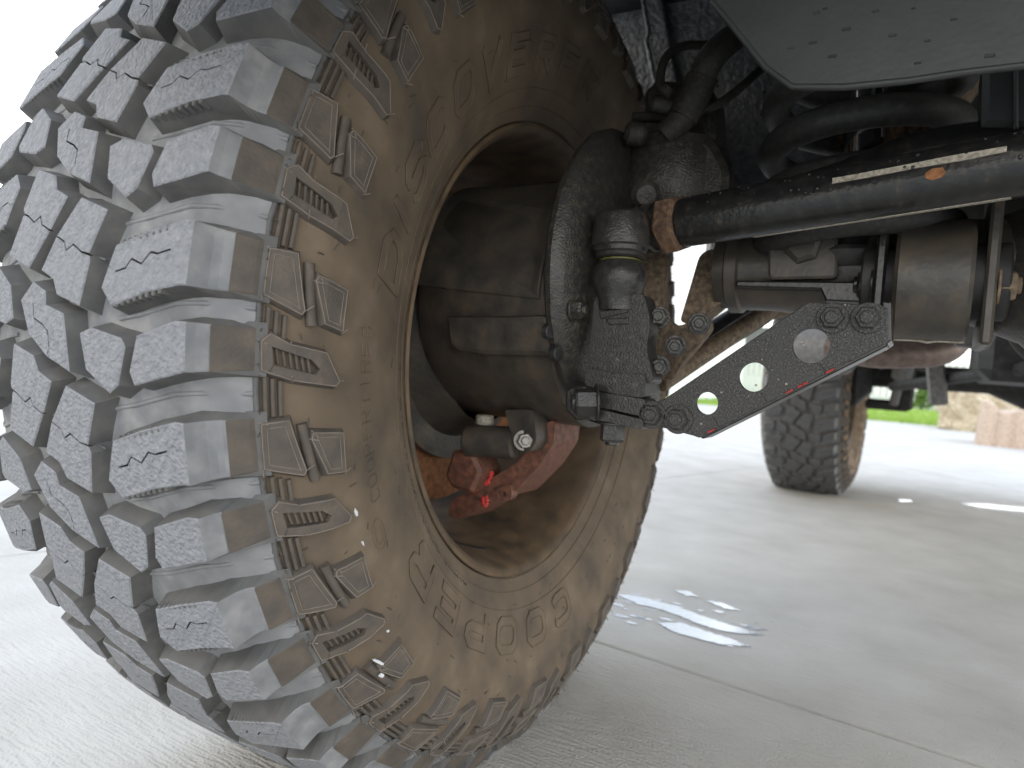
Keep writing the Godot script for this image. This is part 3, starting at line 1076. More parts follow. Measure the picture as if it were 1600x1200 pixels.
	obj("cast_mark", st, M.oily_iron, arm)
	# muddy fork at the end of the axle
	st = begin()
	plate(st, rounded([Vector2(272.9, 523.6), Vector2(305.4, 527.9), Vector2(308.7, 487.5), Vector2(288.0, 466.8), Vector2(269.6, 453.4), Vector2(258.2, 455.5), Vector2(264.1, 482.1)], 10.0), -0.005, 0.03, 6.0)
	plate(st, rounded([Vector2(223.5, 527.2), Vector2(246.9, 518.3), Vector2(248.3, 472.6), Vector2(254.7, 454.8), Vector2(265.0, 449.2), Vector2(290.2, 460.7), Vector2(295.8, 449.2), Vector2(284.3, 432.3), Vector2(269.3, 412.5), Vector2(264.4, 397.9), Vector2(240.7, 399.7), Vector2(232.0, 441.8)], 8.0), 0.02, 0.012, 3.0)
	var fork := part("axle_fork", st, M.muddy_iron, "brown mud-caked fork at the end of the axle")
	for p in [[Vector3(0.2682, 0.4511, 0.0862), Vector3(0.2721, 0.4508, 0.1013)], [Vector3(0.2989, 0.4479, 0.0744), Vector3(0.3036, 0.447, 0.0914)], [Vector3(0.2822, 0.4284, 0.0788), Vector3(0.2865, 0.427, 0.096)], [Vector3(0.2714, 0.4101, 0.0855), Vector3(0.2758, 0.4093, 0.1003)]]:
		st = begin()
		bolt(st, p[0], p[1], 0.0072)
		obj("fork_bolt", st, M.cast_iron, fork)


func steering() -> void:
	var a := Vector3(0.2796, 0.5325, 0.0774)
	var b := Vector3(0.5087, 0.5514, 0.1242)
	var d := (b - a).normalized()
	var st := begin()
	rod(st, a, a + d * 1.1, 0.0205, 40, 0.002)
	var bar := part("tie_rod", st, M.black_paint, "thick black steering tie rod with bare scuffed strips")
	var t := along(a, b)
	var toward := (Vector3(0.46, 0.40, 0.667) - a.lerp(b, 0.7)).normalized()
	toward = (toward - d * toward.dot(d)).normalized()
	var upward := d.cross(toward)
	if upward.y < 0.0:
		upward = -upward
	var on_rod := func(u: float, v: float, h: float) -> Vector3:   # u along, v around from the side facing the nose
		var w := deg_to_rad(v)
		return a + d * u / 1000.0 + (toward * cos(w) + upward * sin(w)) * h / 1000.0
	st = begin()
	relief(st, [Vector2(126, 26), Vector2(150, 25), Vector2(180, 26), Vector2(205, 24), Vector2(228, 26), Vector2(228, 36), Vector2(200, 38), Vector2(170, 37), Vector2(140, 37), Vector2(126, 38)], on_rod, func(_u): return 21.3, func(_u): return 19.5, [], 0.0, 0.3)
	obj("bare_strip", st, M.scuffed, bar)
	st = begin()
	relief(st, [Vector2(60, -78), Vector2(90, -74), Vector2(130, -73), Vector2(170, -70), Vector2(228, -66), Vector2(228, -78), Vector2(170, -84), Vector2(110, -86), Vector2(60, -88)], on_rod, func(_u): return 21.0, func(_u): return 19.5, [], 0.0, 0.3)
	obj("bare_strip", st, M.scuffed, bar)
	st = begin()
	relief(st, [Vector2(184, 5), Vector2(188, -1), Vector2(193, 1), Vector2(196, 8), Vector2(194, 19), Vector2(188, 20), Vector2(184, 14)], on_rod, func(_u): return 20.9, func(_u): return 19.5, [], 0.0, 0.2)
	obj("rust_spot", st, M.orange_rust, bar)
	st = begin()
	for k in 46:
		var c: Vector3 = on_rod.call(rng.randf_range(5, 260), rng.randf_range(10, 75), 20.6)
		var s := rng.randf_range(0.0005, 0.0017)
		lathe(st, [Vector2(-s, s * 0.9), Vector2(0, s), Vector2(s * 0.5, s * 0.75), Vector2(s * 0.75, 0)], along(c, c + (c - a - d * (c - a).dot(d)).normalized()), 8)
	tag(obj("water_beads", st, M.black_paint, bar), "", "", "", "stuff")
	st = begin()
	lathe(st, [Vector2(-0.019, 0.0), Vector2(-0.019, 0.0225), Vector2(-0.016, 0.0255), Vector2(-0.003, 0.0255), Vector2(0.0, 0.0225), Vector2(0.0, 0.0)], t, 6)
	obj("lock_nut", st, M.rust, bar)
	st = begin()
	rod(st, a - d * 0.045, a, 0.0175, 28)
	rod(st, a - d * 0.036, a - d * 0.026, 0.0215, 28)
	obj("threaded_shank", st, M.oily_iron, bar)
	# rod end: a lidded socket, dust seal and rubber boot, on the arm
	var top := Vector3(0.2343, 0.5339, 0.1034)
	var low := Vector3(0.2371, 0.4624, 0.1037)
	var v := (low - top).normalized()
	st = begin()
	lathe(st, [Vector2(-0.003, 0.0), Vector2(-0.003, 0.017), Vector2(0.0, 0.0215), Vector2(0.006, 0.0235), Vector2(0.02, 0.0245), Vector2(0.026, 0.0245), Vector2(0.0275, 0.0225), Vector2(0.031, 0.022), Vector2(0.034, 0.0175)], along(top, low), 32, 0.0012)
	obj("rod_end_socket", st, M.oily_iron, bar)
	st = begin()
	lathe(st, [Vector2(0.031, 0.0185), Vector2(0.0325, 0.0205), Vector2(0.035, 0.0205), Vector2(0.0365, 0.0175)], along(top, low), 32)
	obj("seal_ring", st, M.rubber_hose, bar)
	st = begin()
	var yellow := surface("yellow_seal", [[0.0, lin(0.08, 0.08, 0.018)], [1.0, lin(0.15, 0.15, 0.03)]], 6.0, 0.03, 0.5)
	lathe(st, [Vector2(0.0368, 0.0165), Vector2(0.0372, 0.0174), Vector2(0.0382, 0.0174), Vector2(0.0386, 0.0165)], along(top, low), 32)
	obj("seal_band", st, yellow, bar)
	st = begin()
	lathe(st, [Vector2(0.038, 0.016), Vector2(0.043, 0.0205), Vector2(0.05, 0.0228), Vector2(0.058, 0.0222), Vector2(0.066, 0.0185), Vector2(0.074, 0.0165), Vector2(0.08, 0.016)], along(top, low), 32, 0.001)
	obj("rubber_boot", st, M.oily_iron, bar)
	# link plate with three holes
	var z := 0.12
	st = begin()
	var holes := []
	for h in [[Vector2(322.6, 383.5), Vector2(331.3, 384.3)], [Vector2(355.5, 406.2), Vector2(366.4, 407.0)], [Vector2(393.4, 431.5), Vector2(406.0, 431.7)]]:
		holes.append(circle(h[0], h[0].distance_to(h[1]), 36))
	plate(st, [Vector2(276.0, 377.2), Vector2(290.1, 384.6), Vector2(388.7, 462.6), Vector2(435.5, 461.9), Vector2(440.0, 459.4), Vector2(441.5, 435.8), Vector2(318.9, 356.4), Vector2(314.9, 357.4), Vector2(277.2, 362.9)], z, 0.006, 0.7, holes)
	var link := part("link_plate", st, M.plate_paint, "black link plate with three round lightening holes")
	st = begin()
	var e0 := Vector2(319.9, 357.0)
	var e1 := Vector2(441.5, 435.8)
	var p0 := Vector3(e0.x / 1000.0, e0.y / 1000.0, z - 0.016)
	var p1 := Vector3(e1.x / 1000.0, e1.y / 1000.0, z - 0.016)
	var w := (p1 - p0).normalized()
	box(st, Transform3D(Basis(w, Vector3.BACK.cross(w), Vector3.BACK), (p0 + p1) / 2.0), Vector3(p0.distance_to(p1), 0.004, 0.03), 0.001)
	obj("folded_flange", st, M.black_paint, link)
	st = begin()
	plate(st, [Vector2(436.0, 464.8), Vector2(441.5, 464.0), Vector2(444.0, 437.8), Vector2(438.9, 433.1)], 0.118, 0.05, 1.0)
	obj("end_flange", st, M.black_paint, link)
	st = begin()
	for k in 5:
		var c := p0.lerp(p1, [0.5, 0.56, 0.585, 0.71, 0.06][k] + rng.randf() * 0.01) + Vector3(0, 0.0005, 0.017)
		box(st, Transform3D(Basis(w, Vector3.BACK.cross(w), Vector3.BACK), c), Vector3(rng.randf_range(0.003, 0.006), 0.0012, 0.0022), 0.0004)
	tag(obj("red_paint_chips", st, M.red_paint, link), "", "", "", "stuff")
	for q in [[Vector2(280.8, 370.4), 0.0085], [Vector2(301.7, 369.0), 0.0088], [Vector2(406.1, 451.7), 0.0082], [Vector2(428.4, 452.4), 0.0082]]:
		st = begin()
		bolt(st, Vector3(q[0].x / 1000.0, q[0].y / 1000.0, z), Vector3(q[0].x / 1000.0, q[0].y / 1000.0, z + 0.007), q[1])
		obj("link_bolt", st, M.plate_paint, link)
	st = begin()
	for k in 11:
		var c := Vector2(378.1, 421.4) + Vector2(rng.randf_range(-60, 60), 0)
		c.y += (c.x - Vector2(378.1, 421.4).x) * 0.62 + rng.randf_range(-22, 22)
		var s := rng.randf_range(0.0004, 0.001)
		box(st, Transform3D(Basis(), Vector3(c.x / 1000.0, c.y / 1000.0, z + 0.0002)), Vector3(s * 2, s * 1.6, 0.0008), 0.0002)
	tag(obj("paint_nicks", st, M.scuffed, link), "", "", "", "stuff")
	# dull brown drag link behind it
	st = begin()
	rod(st, Vector3(0.2406, 0.3954, -0.0117), Vector3(0.3176, 0.4999, -0.1972), 0.0105, 16)
	rod(st, Vector3(0.3018, 0.4919, -0.1822), Vector3(0.3268, 0.5, -0.1967), 0.017, 20, 0.003)
	part("drag_link", st, M.muddy_iron, "dull brown drag link running behind the holed plate")
	st = begin()
	rod(st, Vector3(0.2088, 0.4257, -0.1788), Vector3(0.2777, 0.5001, -0.2896), 0.021, 16)
	part("stabiliser_bar", st, M.dark_mass)


func axle() -> void:
	var st := begin()
	lathe(st, [Vector2(0.288, 0.02), Vector2(0.29, 0.036), Vector2(0.3, 0.037), Vector2(0.302, 0.041), Vector2(0.312, 0.041), Vector2(0.314, 0.038), Vector2(0.34, 0.038), Vector2(0.36, 0.04), Vector2(1.35, 0.04)], along_x(0, 0.508, -0.02), 36, 0.0006)
	var tube_ := part("axle_tube", st, M.cast_cover, "dusty dark front axle tube behind the tie rod")
	st = begin()
	plate(st, rounded([Vector2(339.1, 539.5), Vector2(394.3, 537.6), Vector2(397.3, 493.4), Vector2(343.0, 492.1)], 5.0), 0.03, 0.05, 2.0)
	obj("stop_block", st, M.cast_cover, tube_)
	st = begin()
	lathe(st, [Vector2(0, 0.0155), Vector2(0.004, 0.0145), Vector2(0.0065, 0.011), Vector2(0.0065, 0)], Transform3D(Basis(Vector3.RIGHT, PI / 2) * Basis(Vector3.UP, 0.3), Vector3(Vector2(369.1, 519.7).x / 1000.0, Vector2(369.1, 519.7).y / 1000.0, 0.03)), 6)
	obj("stop_bolt", st, M.cast_cover, tube_)
	st = begin()
	plate(st, [Vector2(315.0, 491.5), Vector2(421.8, 491.1), Vector2(436.1, 485.1), Vector2(436.0, 473.8), Vector2(389.6, 474.9), Vector2(384.8, 484.5), Vector2(315.4, 485.9)], 0.025, 0.06, 1.5)
	obj("axle_bracket", st, M.black_paint, tube_)
	# control arm bushing between two ears
	var c := Vector3(0.4653, 0.4932, 0.0124)
	st = begin()
	lathe(st, [Vector2(-0.026, 0.03), Vector2(-0.026, 0.045), Vector2(-0.023, 0.048), Vector2(0.023, 0.048), Vector2(0.026, 0.045), Vector2(0.026, 0.03)], Transform3D(along_x(0, 0, 0).basis, c), 48, 0.0006)
	var eye := part("bushing_eye", st, M.cast_cover, "fat round bushing eye of the control arm, bare at its lower lip")
	st = begin()
	rod(st, c + Vector3(-0.05, 0, 0), c + Vector3(0.05, 0, 0), 0.03, 24)
	obj("rubber_bush", st, M.dark_mass, eye)
	st = begin()
	var lip := PackedVector3Array()
	for k in 9:
		lip.append(c + Vector3(-0.025 + 0.05 * k / 8.0, -0.0475 - 0.0014 * (1.0 if k == 4 else 0.0), 0.006))
	tube(st, lip, 0.0012, 6)
	obj("bare_lip", st, M.scuffed, eye)
	st = begin()
	box(st, Transform3D(Basis(Vector3.RIGHT, 0.12), c + Vector3(0, -0.004, -0.075)), Vector3(0.05, 0.07, 0.12), 0.01)
	obj("arm", st, M.cast_cover, eye)
	var k := 0
	for x in [-0.036, 0.037]:
		st = begin()
		box(st, Transform3D(Basis(), c + Vector3(x, 0.012, -0.012)), Vector3(0.008, 0.125, 0.09), 0.002)
		part("bracket_ear", st, M.black_paint if k == 0 else M.cast_cover)
		st = begin()
		bolt(st, c + Vector3(x * 1.12, -0.005, 0.018), c + Vector3(x * 1.45, -0.005, 0.018), 0.0115)
		part("bracket_bolt", st, M.black_paint if k == 0 else M.muddy_iron)
		k += 1
	st = begin()
	lathe(st, [Vector2(0.49, 0.04), Vector2(0.53, 0.055), Vector2(0.56, 0.085), Vector2(0.6, 0.11), Vector2(0.66, 0.125), Vector2(0.74, 0.12), Vector2(0.8, 0.07), Vector2(0.82, 0.04)], along_x(0, 0.505, -0.03), 40, 0.002)
	part("differential", st, M.cast_iron, "rounded cast differential housing at the right edge")


func spring_and_hoses() -> void:
	var c := Vector3(0.402, 0.0, -0.02)
	var st := begin()
	var path := PackedVector3Array()
	for k in 220:
		var turns := k / 44.0
		var a := PI - TAU * turns
		path.append(c + Vector3(cos(a) * 0.073, 0.524 + 0.042 * turns, sin(a) * 0.073))
	tube(st, path, 0.0125, 14)
	part("coil_spring", st, M.spring_paint, "dark coil spring seated on the front axle")
	st = begin()
	lathe(st, [Vector2(0.505, 0.045), Vector2(0.51, 0.05), Vector2(0.517, 0.052), Vector2(0.521, 0.05), Vector2(0.522, 0.04), Vector2(0.55, 0.03), Vector2(0.552, 0.0)], Transform3D(Basis(), c), 36)
	part("spring_seat", st, M.dark_mass)
	st = begin()
	rod(st, Vector3(0.4058, 0.594, -0.0255), Vector3(0.4021, 0.6785, -0.0257), 0.0165, 24)
	var shock := part("shock_absorber", st, M.chrome, "shock absorber with a bright chrome rod inside the coil")
	st = begin()
	lathe(st, [Vector2(0, 0.016), Vector2(0.006, 0.022), Vector2(0.012, 0.017), Vector2(0.018, 0.022), Vector2(0.024, 0.017), Vector2(0.03, 0.022), Vector2(0.036, 0.017), Vector2(0.07, 0.017)], along(Vector3(0.4494, 0.6384, -0.0633), Vector3(0.4192, 0.6369, -0.0459)), 20)
	obj("dust_bellows", st, M.rust, shock)
	st = begin()
	tube(st, smooth([Vector3(0.3564, 0.5487, 0.0617), Vector3(0.4007, 0.5597, 0.0649), Vector3(0.443, 0.574, 0.069), Vector3(0.4823, 0.5772, 0.0752), Vector3(0.5251, 0.5714, 0.0854), Vector3(0.5735, 0.5607, 0.1041)]), 0.019, 20)
	part("panhard_bar", st, M.black_paint, "bent glossy black track bar above the tie rod")
	# brake hose, sensor wires and their block on the knuckle
	st = begin()
	plate(st, rounded([Vector2(200.7, 687.0), Vector2(215.9, 695.2), Vector2(268.7, 683.2), Vector2(277.0, 627.8), Vector2(254.3, 618.7), Vector2(208.6, 625.1)], 8.0), -0.01, 0.05, 4.0)
	var block := part("hose_block", st, M.cast_iron, "small dirty block where brake hose and wires meet")
	st = begin()
	plate(st, [Vector2(198.3, 658.6), Vector2(234.7, 654.6), Vector2(234.2, 646.1), Vector2(197.6, 651.2)], 0.01, 0.02, 1.5)
	plate(st, [Vector2(213.1, 646.4), Vector2(240.1, 642.4), Vector2(233.3, 620.0), Vector2(209.6, 627.0)], 0.012, 0.02, 1.5)
	obj("clip", st, M.rubber_hose, block)
	st = begin()
	rod(st, Vector3(0.2092, 0.624, 0.0518), Vector3(0.2269, 0.6221, 0.0418), 0.0105, 18, 0.004)
	rod(st, Vector3(0.2257, 0.6549, 0.0357), Vector3(0.2489, 0.6498, 0.0226), 0.0075, 16, 0.003)
	rod(st, Vector3(0.2361, 0.6608, 0.0354), Vector3(0.2417, 0.6684, 0.032), 0.0075, 16, 0.003)
	obj("banjo_fitting", st, M.rubber_hose, block)
	st = begin()
	tube(st, smooth([Vector3(0.2404, 0.6263, 0.0281), Vector3(0.2585, 0.643, 0.0288), Vector3(0.2689, 0.67, 0.0278), Vector3(0.2776, 0.6917, 0.028), Vector3(0.2897, 0.7233, -0.0029), Vector3(0.3001, 0.7778, -0.0796), Vector3(0.3165, 0.8591, -0.1835)]), 0.0125, 14)
	tube(st, smooth([Vector3(0.2554, 0.6396, 0.0295), Vector3(0.2643, 0.6575, 0.0285), Vector3(0.2696, 0.6747, 0.0273)], 5), 0.0142, 14)
	part("brake_hose", st, M.rubber_hose, "thick black brake hose rising from the knuckle")
	st = begin()
	tube(st, smooth([Vector3(0.2345, 0.6616, 0.0305), Vector3(0.2302, 0.6826, 0.0266), Vector3(0.2323, 0.7033, 0.0191), Vector3(0.2418, 0.7188, 0.0017), Vector3(0.261, 0.7268, -0.0211), Vector3(0.2749, 0.757, -0.0875)]), 0.0042, 10)
	part("sensor_wire", st, M.rubber_hose, "thin wire arching over the hose block")
	st = begin()
	tube(st, smooth([Vector3(0.249, 0.6486, 0.0226), Vector3(0.2653, 0.6512, 0.0131), Vector3(0.2823, 0.6599, 0.0032), Vector3(0.2951, 0.6798, -0.0163), Vector3(0.3036, 0.7115, -0.0566), Vector3(0.3121, 0.7594, -0.132)]), 0.0042, 10)
	part("sensor_wire", st, M.rubber_hose, "thin dusty wire sagging behind the brake hose")


func brake() -> void:
	var st := begin()
	lathe(st, [Vector2(-0.03, 0.05), Vector2(-0.03, 0.172), Vector2(-0.004, 0.172), Vector2(-0.004, 0.1)], along_x(0, HUB, 0), 64)
	part("brake_disc", st, M.orange_rust, "rusty orange brake disc deep inside the front wheel")
	st = begin()
	lathe(st, [Vector2(0.0, 0.0), Vector2(0.0, 0.135), Vector2(0.012, 0.135), Vector2(0.014, 0.11), Vector2(0.05, 0.09)], along_x(0, HUB + 0.012, 0), 48)
	rod(st, Vector3(-0.0104, 0.4469, 0.0386), Vector3(0.0041, 0.4459, 0.0534), 0.011, 16)
	part("dust_shield", st, M.cast_cover)
	st = begin()
	plate(st, rounded([Vector2(33.9, 234.3), Vector2(35.7, 251.3), Vector2(60.8, 266.2), Vector2(108.1, 298.6), Vector2(132.8, 322.8), Vector2(138.1, 345.4), Vector2(153.5, 350.8), Vector2(152.7, 326.5), Vector2(139.0, 302.9), Vector2(114.8, 274.6), Vector2(105.0, 265.1), Vector2(92.5, 267.1), Vector2(66.0, 243.9), Vector2(50.7, 233.0)], 5.0), 0.035, 0.06, 3.0)
	var cal := part("brake_caliper", st, M.red_caliper, "dull red brake caliper at the bottom of the front wheel")
	st = begin()
	plate(st, rounded([Vector2(38.8, 280.0), Vector2(46.1, 308.0), Vector2(68.1, 313.4), Vector2(84.2, 290.5), Vector2(73.9, 266.6), Vector2(48.0, 269.2)], 4.0), 0.055, 0.04, 4.0)
	obj("pad_housing", st, M.red_caliper, cal)
	st = begin()
	plate(st, rounded([Vector2(93.4, 273.2), Vector2(111.1, 281.1), Vector2(113.7, 268.4), Vector2(108.2, 262.3), Vector2(97.4, 263.2)], 3.0), 0.04, 0.012, 1.5, [circle(Vector2(104.5, 269.6), 2.6, 12)])
	obj("bleed_lug", st, M.red_caliper, cal)
	st = begin()
	for k in 16:
		var q := Vector2(62.3, 264.0).lerp(Vector2(88.8, 286.8), rng.randf()) + Vector2(rng.randf_range(-3, 3), rng.randf_range(-3, 3))
		var s := rng.randf_range(0.001, 0.003)
		lathe(st, [Vector2(-0.002, s), Vector2(0.001, s), Vector2(0.0018, s * 0.5), Vector2(0.002, 0)], Transform3D(Basis(Vector3.RIGHT, PI / 2), Vector3(q.x / 1000.0, q.y / 1000.0, 0.0355)), 9)
	for k in 8:
		var q := Vector2(78.8, 258.5) + Vector2(rng.randf_range(-3, 3), rng.randf_range(-7, 5))
		var s := rng.randf_range(0.0015, 0.003)
		lathe(st, [Vector2(-0.002, s), Vector2(0.001, s), Vector2(0.0018, s * 0.5), Vector2(0.002, 0)], Transform3D(Basis(Vector3.RIGHT, PI / 2), Vector3(q.x / 1000.0, q.y / 1000.0, 0.0355)), 9)
	tag(obj("red_paint_dabs", st, M.red_paint, cal), "", "", "", "stuff")
	st = begin()
	plate(st, rounded([Vector2(108.5, 357.0), Vector2(141.5, 360.2), Vector2(147.0, 329.7), Vector2(139.6, 317.5), Vector2(125.2, 318.2), Vector2(117.8, 335.1)], 5.0), 0.06, 0.03, 3.0)
	rod(st, Vector3(0.0613, 0.3204, 0.0529), Vector3(0.117, 0.3239, 0.0439), 0.0165, 24, 0.003)
	var hang := part("caliper_bracket", st, M.cast_cover)
	st = begin()
	bolt(st, Vector3(0.1319, 0.3291, 0.0583), Vector3(0.1397, 0.3299, 0.0687), 0.0078)
	obj("bracket_bolt", st, M.steel, hang)
	st = begin()
	rod(st, Vector3(0.0793, 0.3381, 0.0478), Vector3(0.079, 0.3487, 0.0477), 0.0095, 16)
	obj("slide_pin", st, M.scuffed, hang)
	# an oil stain dried on the inside of the rim
	st = begin()
	var on_barrel := func(u: float, v: float, h: float) -> Vector3:
		var r := 0.2035 + 0.1 * u / 1000.0 - h / 1000.0
		return Vector3(u / 1000.0, HUB + r * sin(deg_to_rad(v)), r * cos(deg_to_rad(v)))
	relief(st, [Vector2(66, -78), Vector2(76, -79.5), Vector2(80, -82), Vector2(77, -84), Vector2(70, -82.5), Vector2(60, -80), Vector2(30, -76.5), Vector2(0, -73), Vector2(0, -72), Vector2(34, -75)], on_barrel, func(_u): return 0.25, func(_u): return -1.0, [], 0.0, 0.05)
	part("oil_stain", st, M.dark_mass)
	# white paint splashes on the sidewall
	for d in [[[338.6, -20.2], 1.2, 3.4], [[338.9, -24.1], 0.6, 2.2], [[344.5, -36.9], 1.1, 1.2], [[361.1, -39.2], 1.2, 7.5], [[364.5, -41.2], 1.7, 2.8]]:
		st = begin()
		var q: Vector2 = side_points([d[0]])[0]
		var blob := []
		for k in 14:
			var a := TAU * k / 14.0
			var s: float = rng.randf_range(0.55, 1.05)
			var o := Vector2.from_angle(a) * Vector2(d[1], d[2]) * s
			o = o.rotated(deg_to_rad(d[0][1]) + PI / 2 - 1.2)
			blob.append(q + o)
		relief(st, blob, on_side, func(_u): return 0.9, func(_u): return -0.5, [], 0.0, 0.3)
		var o := part("paint_splash", st, M.white_fence)
		o.position = Vector3(0, HUB, 0)


# ---------------------------------------------------------------- body and underside
func body() -> void:
	var st := begin()
	plate(st, Array(rounded([Vector2(-29.4, 1081.4), Vector2(-2.6, 948.1), Vector2(22.3, 889.4), Vector2(58.6, 839.1), Vector2(88.0, 791.2), Vector2(123.3, 623.4), Vector2(383.9, 612.4), Vector2(354.3, 982.0)], 6.0)), -0.25, 0.02, 2.0)
	var liner := part("inner_fender_liner", st, M.liner, "rough blue-grey inner fender liner behind the knuckle")
	st = begin()
	plate(st, [Vector2(89.5, 956.5), Vector2(115.0, 951.0), Vector2(158.6, 783.3), Vector2(125.3, 787.6)], -0.235, 0.012, 2.0)
	obj("liner_rib", st, M.liner, liner)
	st = begin()
	var seam := PackedVector3Array()
	for q in [Vector2(94.3, 939.0), Vector2(106.0, 885.7), Vector2(113.6, 859.0), Vector2(111.0, 847.6), Vector2(120.8, 815.6), Vector2(128.4, 789.3)]:
		seam.append(Vector3(q.x / 1000.0, q.y / 1000.0, -0.236))
	tube(st, seam, 0.0035, 8)
	obj("liner_seam", st, M.liner, liner)
	st = begin()
	for k in 60:
		var q := Vector2(264.3, 752.9) + Vector2(rng.randf_range(-70, 60), rng.randf_range(-140, 160))
		var s := rng.randf_range(0.0012, 0.0035)
		lathe(st, [Vector2(-0.003, s), Vector2(0.0005, s), Vector2(0.0015, s * 0.6), Vector2(0.0018, 0)], Transform3D(Basis(Vector3.RIGHT, PI / 2), Vector3(q.x / 1000.0, q.y / 1000.0, -0.25)), 8)
	tag(obj("tar_specks", st, M.dark_mass, liner), "", "", "", "stuff")
	st = begin()
	var front := Array(rounded([Vector2(284.8, 712.4), Vector2(321.5, 656.8), Vector2(335.7, 638.9), Vector2(360.5, 605.8), Vector2(378.9, 590.7), Vector2(408.9, 587.2), Vector2(443.4, 586.5), Vector2(469.0, 587.5), Vector2(510.4, 587.3), Vector2(577.4, 583.2)], 6.0))
	front.append(Vector2(720, 860))
	front.append(Vector2(210, 860))
	plate(st, front, 0.19, 0.006, 1.5)
	var panel := part("front_panel", st, M.grey_panel, "flat green-grey panel hanging at the upper right")
	st = begin()
	var edge := PackedVector3Array()
	for q in [Vector2(321.5, 656.8), Vector2(335.7, 638.9), Vector2(360.4, 606.7), Vector2(378.0, 592.0), Vector2(408.8, 588.0), Vector2(443.3, 587.3), Vector2(469.0, 588.2), Vector2(510.4, 588.0)]:
		edge.append(Vector3(q.x / 1000.0, q.y / 1000.0, 0.1885))
	tube(st, edge, 0.0022, 8)
	obj("rolled_lip", st, M.grey_panel, panel)
	st = begin()
	for k in 22:
		var q := Vector2(420.8, 615.0) + Vector2(rng.randf_range(-75, 75), rng.randf_range(-22, 40))
		var s := rng.randf_range(0.0006, 0.0016)
		box(st, Transform3D(Basis(), Vector3(q.x / 1000.0, q.y / 1000.0, 0.1902)), Vector3(s * 3.2, s * 1.2, 0.001), 0.0004)
	tag(obj("dirt_specks", st, M.dark_mass, panel), "", "", "", "stuff")
	st = begin()
	plate(st, [Vector2(482.7, 628.8), Vector2(519.0, 625.9), Vector2(522.5, 580.3), Vector2(485.4, 585.8)], 0.1, 0.04, 4.0)
	plate(st, [Vector2(499.7, 624.7), Vector2(502.4, 624.3), Vector2(505.8, 580.7), Vector2(503.0, 581.0)], 0.104, 0.008, 1.5)
	part("bumper_bracket", st, M.grey_panel)
	st = begin()
	box(st, Transform3D(Basis(Vector3.FORWARD, 0.5), Vector3(0.4695, 0.6885, -0.1051)), Vector3(0.035, 0.06, 0.03), 0.005)
	part("perch_bracket", st, M.muddy_iron)
	# sheet metal above, mostly out of the picture: it makes the shade
	var sheets := [
		["bumper", Vector3(0.85, 1.0, 0.72), Vector3(1.0, 0.18, 0.14)], ["bonnet", Vector3(0.85, 1.34, 0.05), Vector3(1.3, 0.05, 1.3)], ["inner_wing", Vector3(0.365, 1.08, -0.02), Vector3(0.02, 0.46, 1.2)], ["inner_wing", Vector3(1.335, 1.08, -0.02), Vector3(0.02, 0.46, 1.2)],
		["fender", Vector3(0.16, 1.0, 0.0), Vector3(0.36, 0.03, 1.2)], ["fender", Vector3(1.54, 1.0, 0.0), Vector3(0.36, 0.03, 1.2)],
		["grille", Vector3(0.85, 1.1, 0.6), Vector3(1.66, 0.5, 0.04)], ["firewall", Vector3(0.85, 1.0, -0.66), Vector3(1.5, 0.75, 0.05)],
		["cab", Vector3(0.85, 1.2, -1.95), Vector3(1.56, 0.5, 2.5)], ["rear_fender", Vector3(0.06, 1.0, -2.5), Vector3(0.34, 0.06, 1.1)], ["rear_fender", Vector3(1.64, 1.0, -2.5), Vector3(0.34, 0.06, 1.1)], ["rocker_guard", Vector3(0.1, 0.9, -1.25), Vector3(0.07, 0.08, 1.4)],
		["rocker_guard", Vector3(1.6, 0.9, -1.25), Vector3(0.07, 0.08, 1.4)], ["rear_bumper", Vector3(0.85, 0.92, -3.22), Vector3(1.5, 0.18, 0.12)],
	]
	st = begin()
	var arch := []
	for k in 27:
		var a := deg_to_rad(lerpf(20.0, 118.0, k / 26.0))
		arch.append(Vector2(cos(a), sin(a)))
	for k in 26:
		var p: Vector2 = arch[k]
		var q: Vector2 = arch[k + 1]
		for r in [0.545, 0.553]:
			quad(st, Vector3(0.0, HUB + p.y * r, p.x * r), Vector3(0.34, HUB + p.y * r, p.x * r), Vector3(0.34, HUB + q.y * r, q.x * r), Vector3(0.0, HUB + q.y * r, q.x * r), Vector3(0, p.y, p.x) * (-1.0 if r < 0.55 else 1.0))
		for x in [0.0, 0.34]:
			quad(st, Vector3(x, HUB + p.y * 0.545, p.x * 0.545), Vector3(x, HUB + p.y * 0.553, p.x * 0.553), Vector3(x, HUB + q.y * 0.553, q.x * 0.553), Vector3(x, HUB + q.y * 0.545, q.x * 0.545), Vector3(x - 0.1, 0, 0))
	part("wheel_arch", st, M.black_paint)
	for s in sheets:
		st = begin()
		box(st, Transform3D(Basis(), s[1]), s[2], 0.012)
		part(s[0], st, M.under_grey if s[0] in ["cab", "firewall", "bonnet"] else M.black_paint)


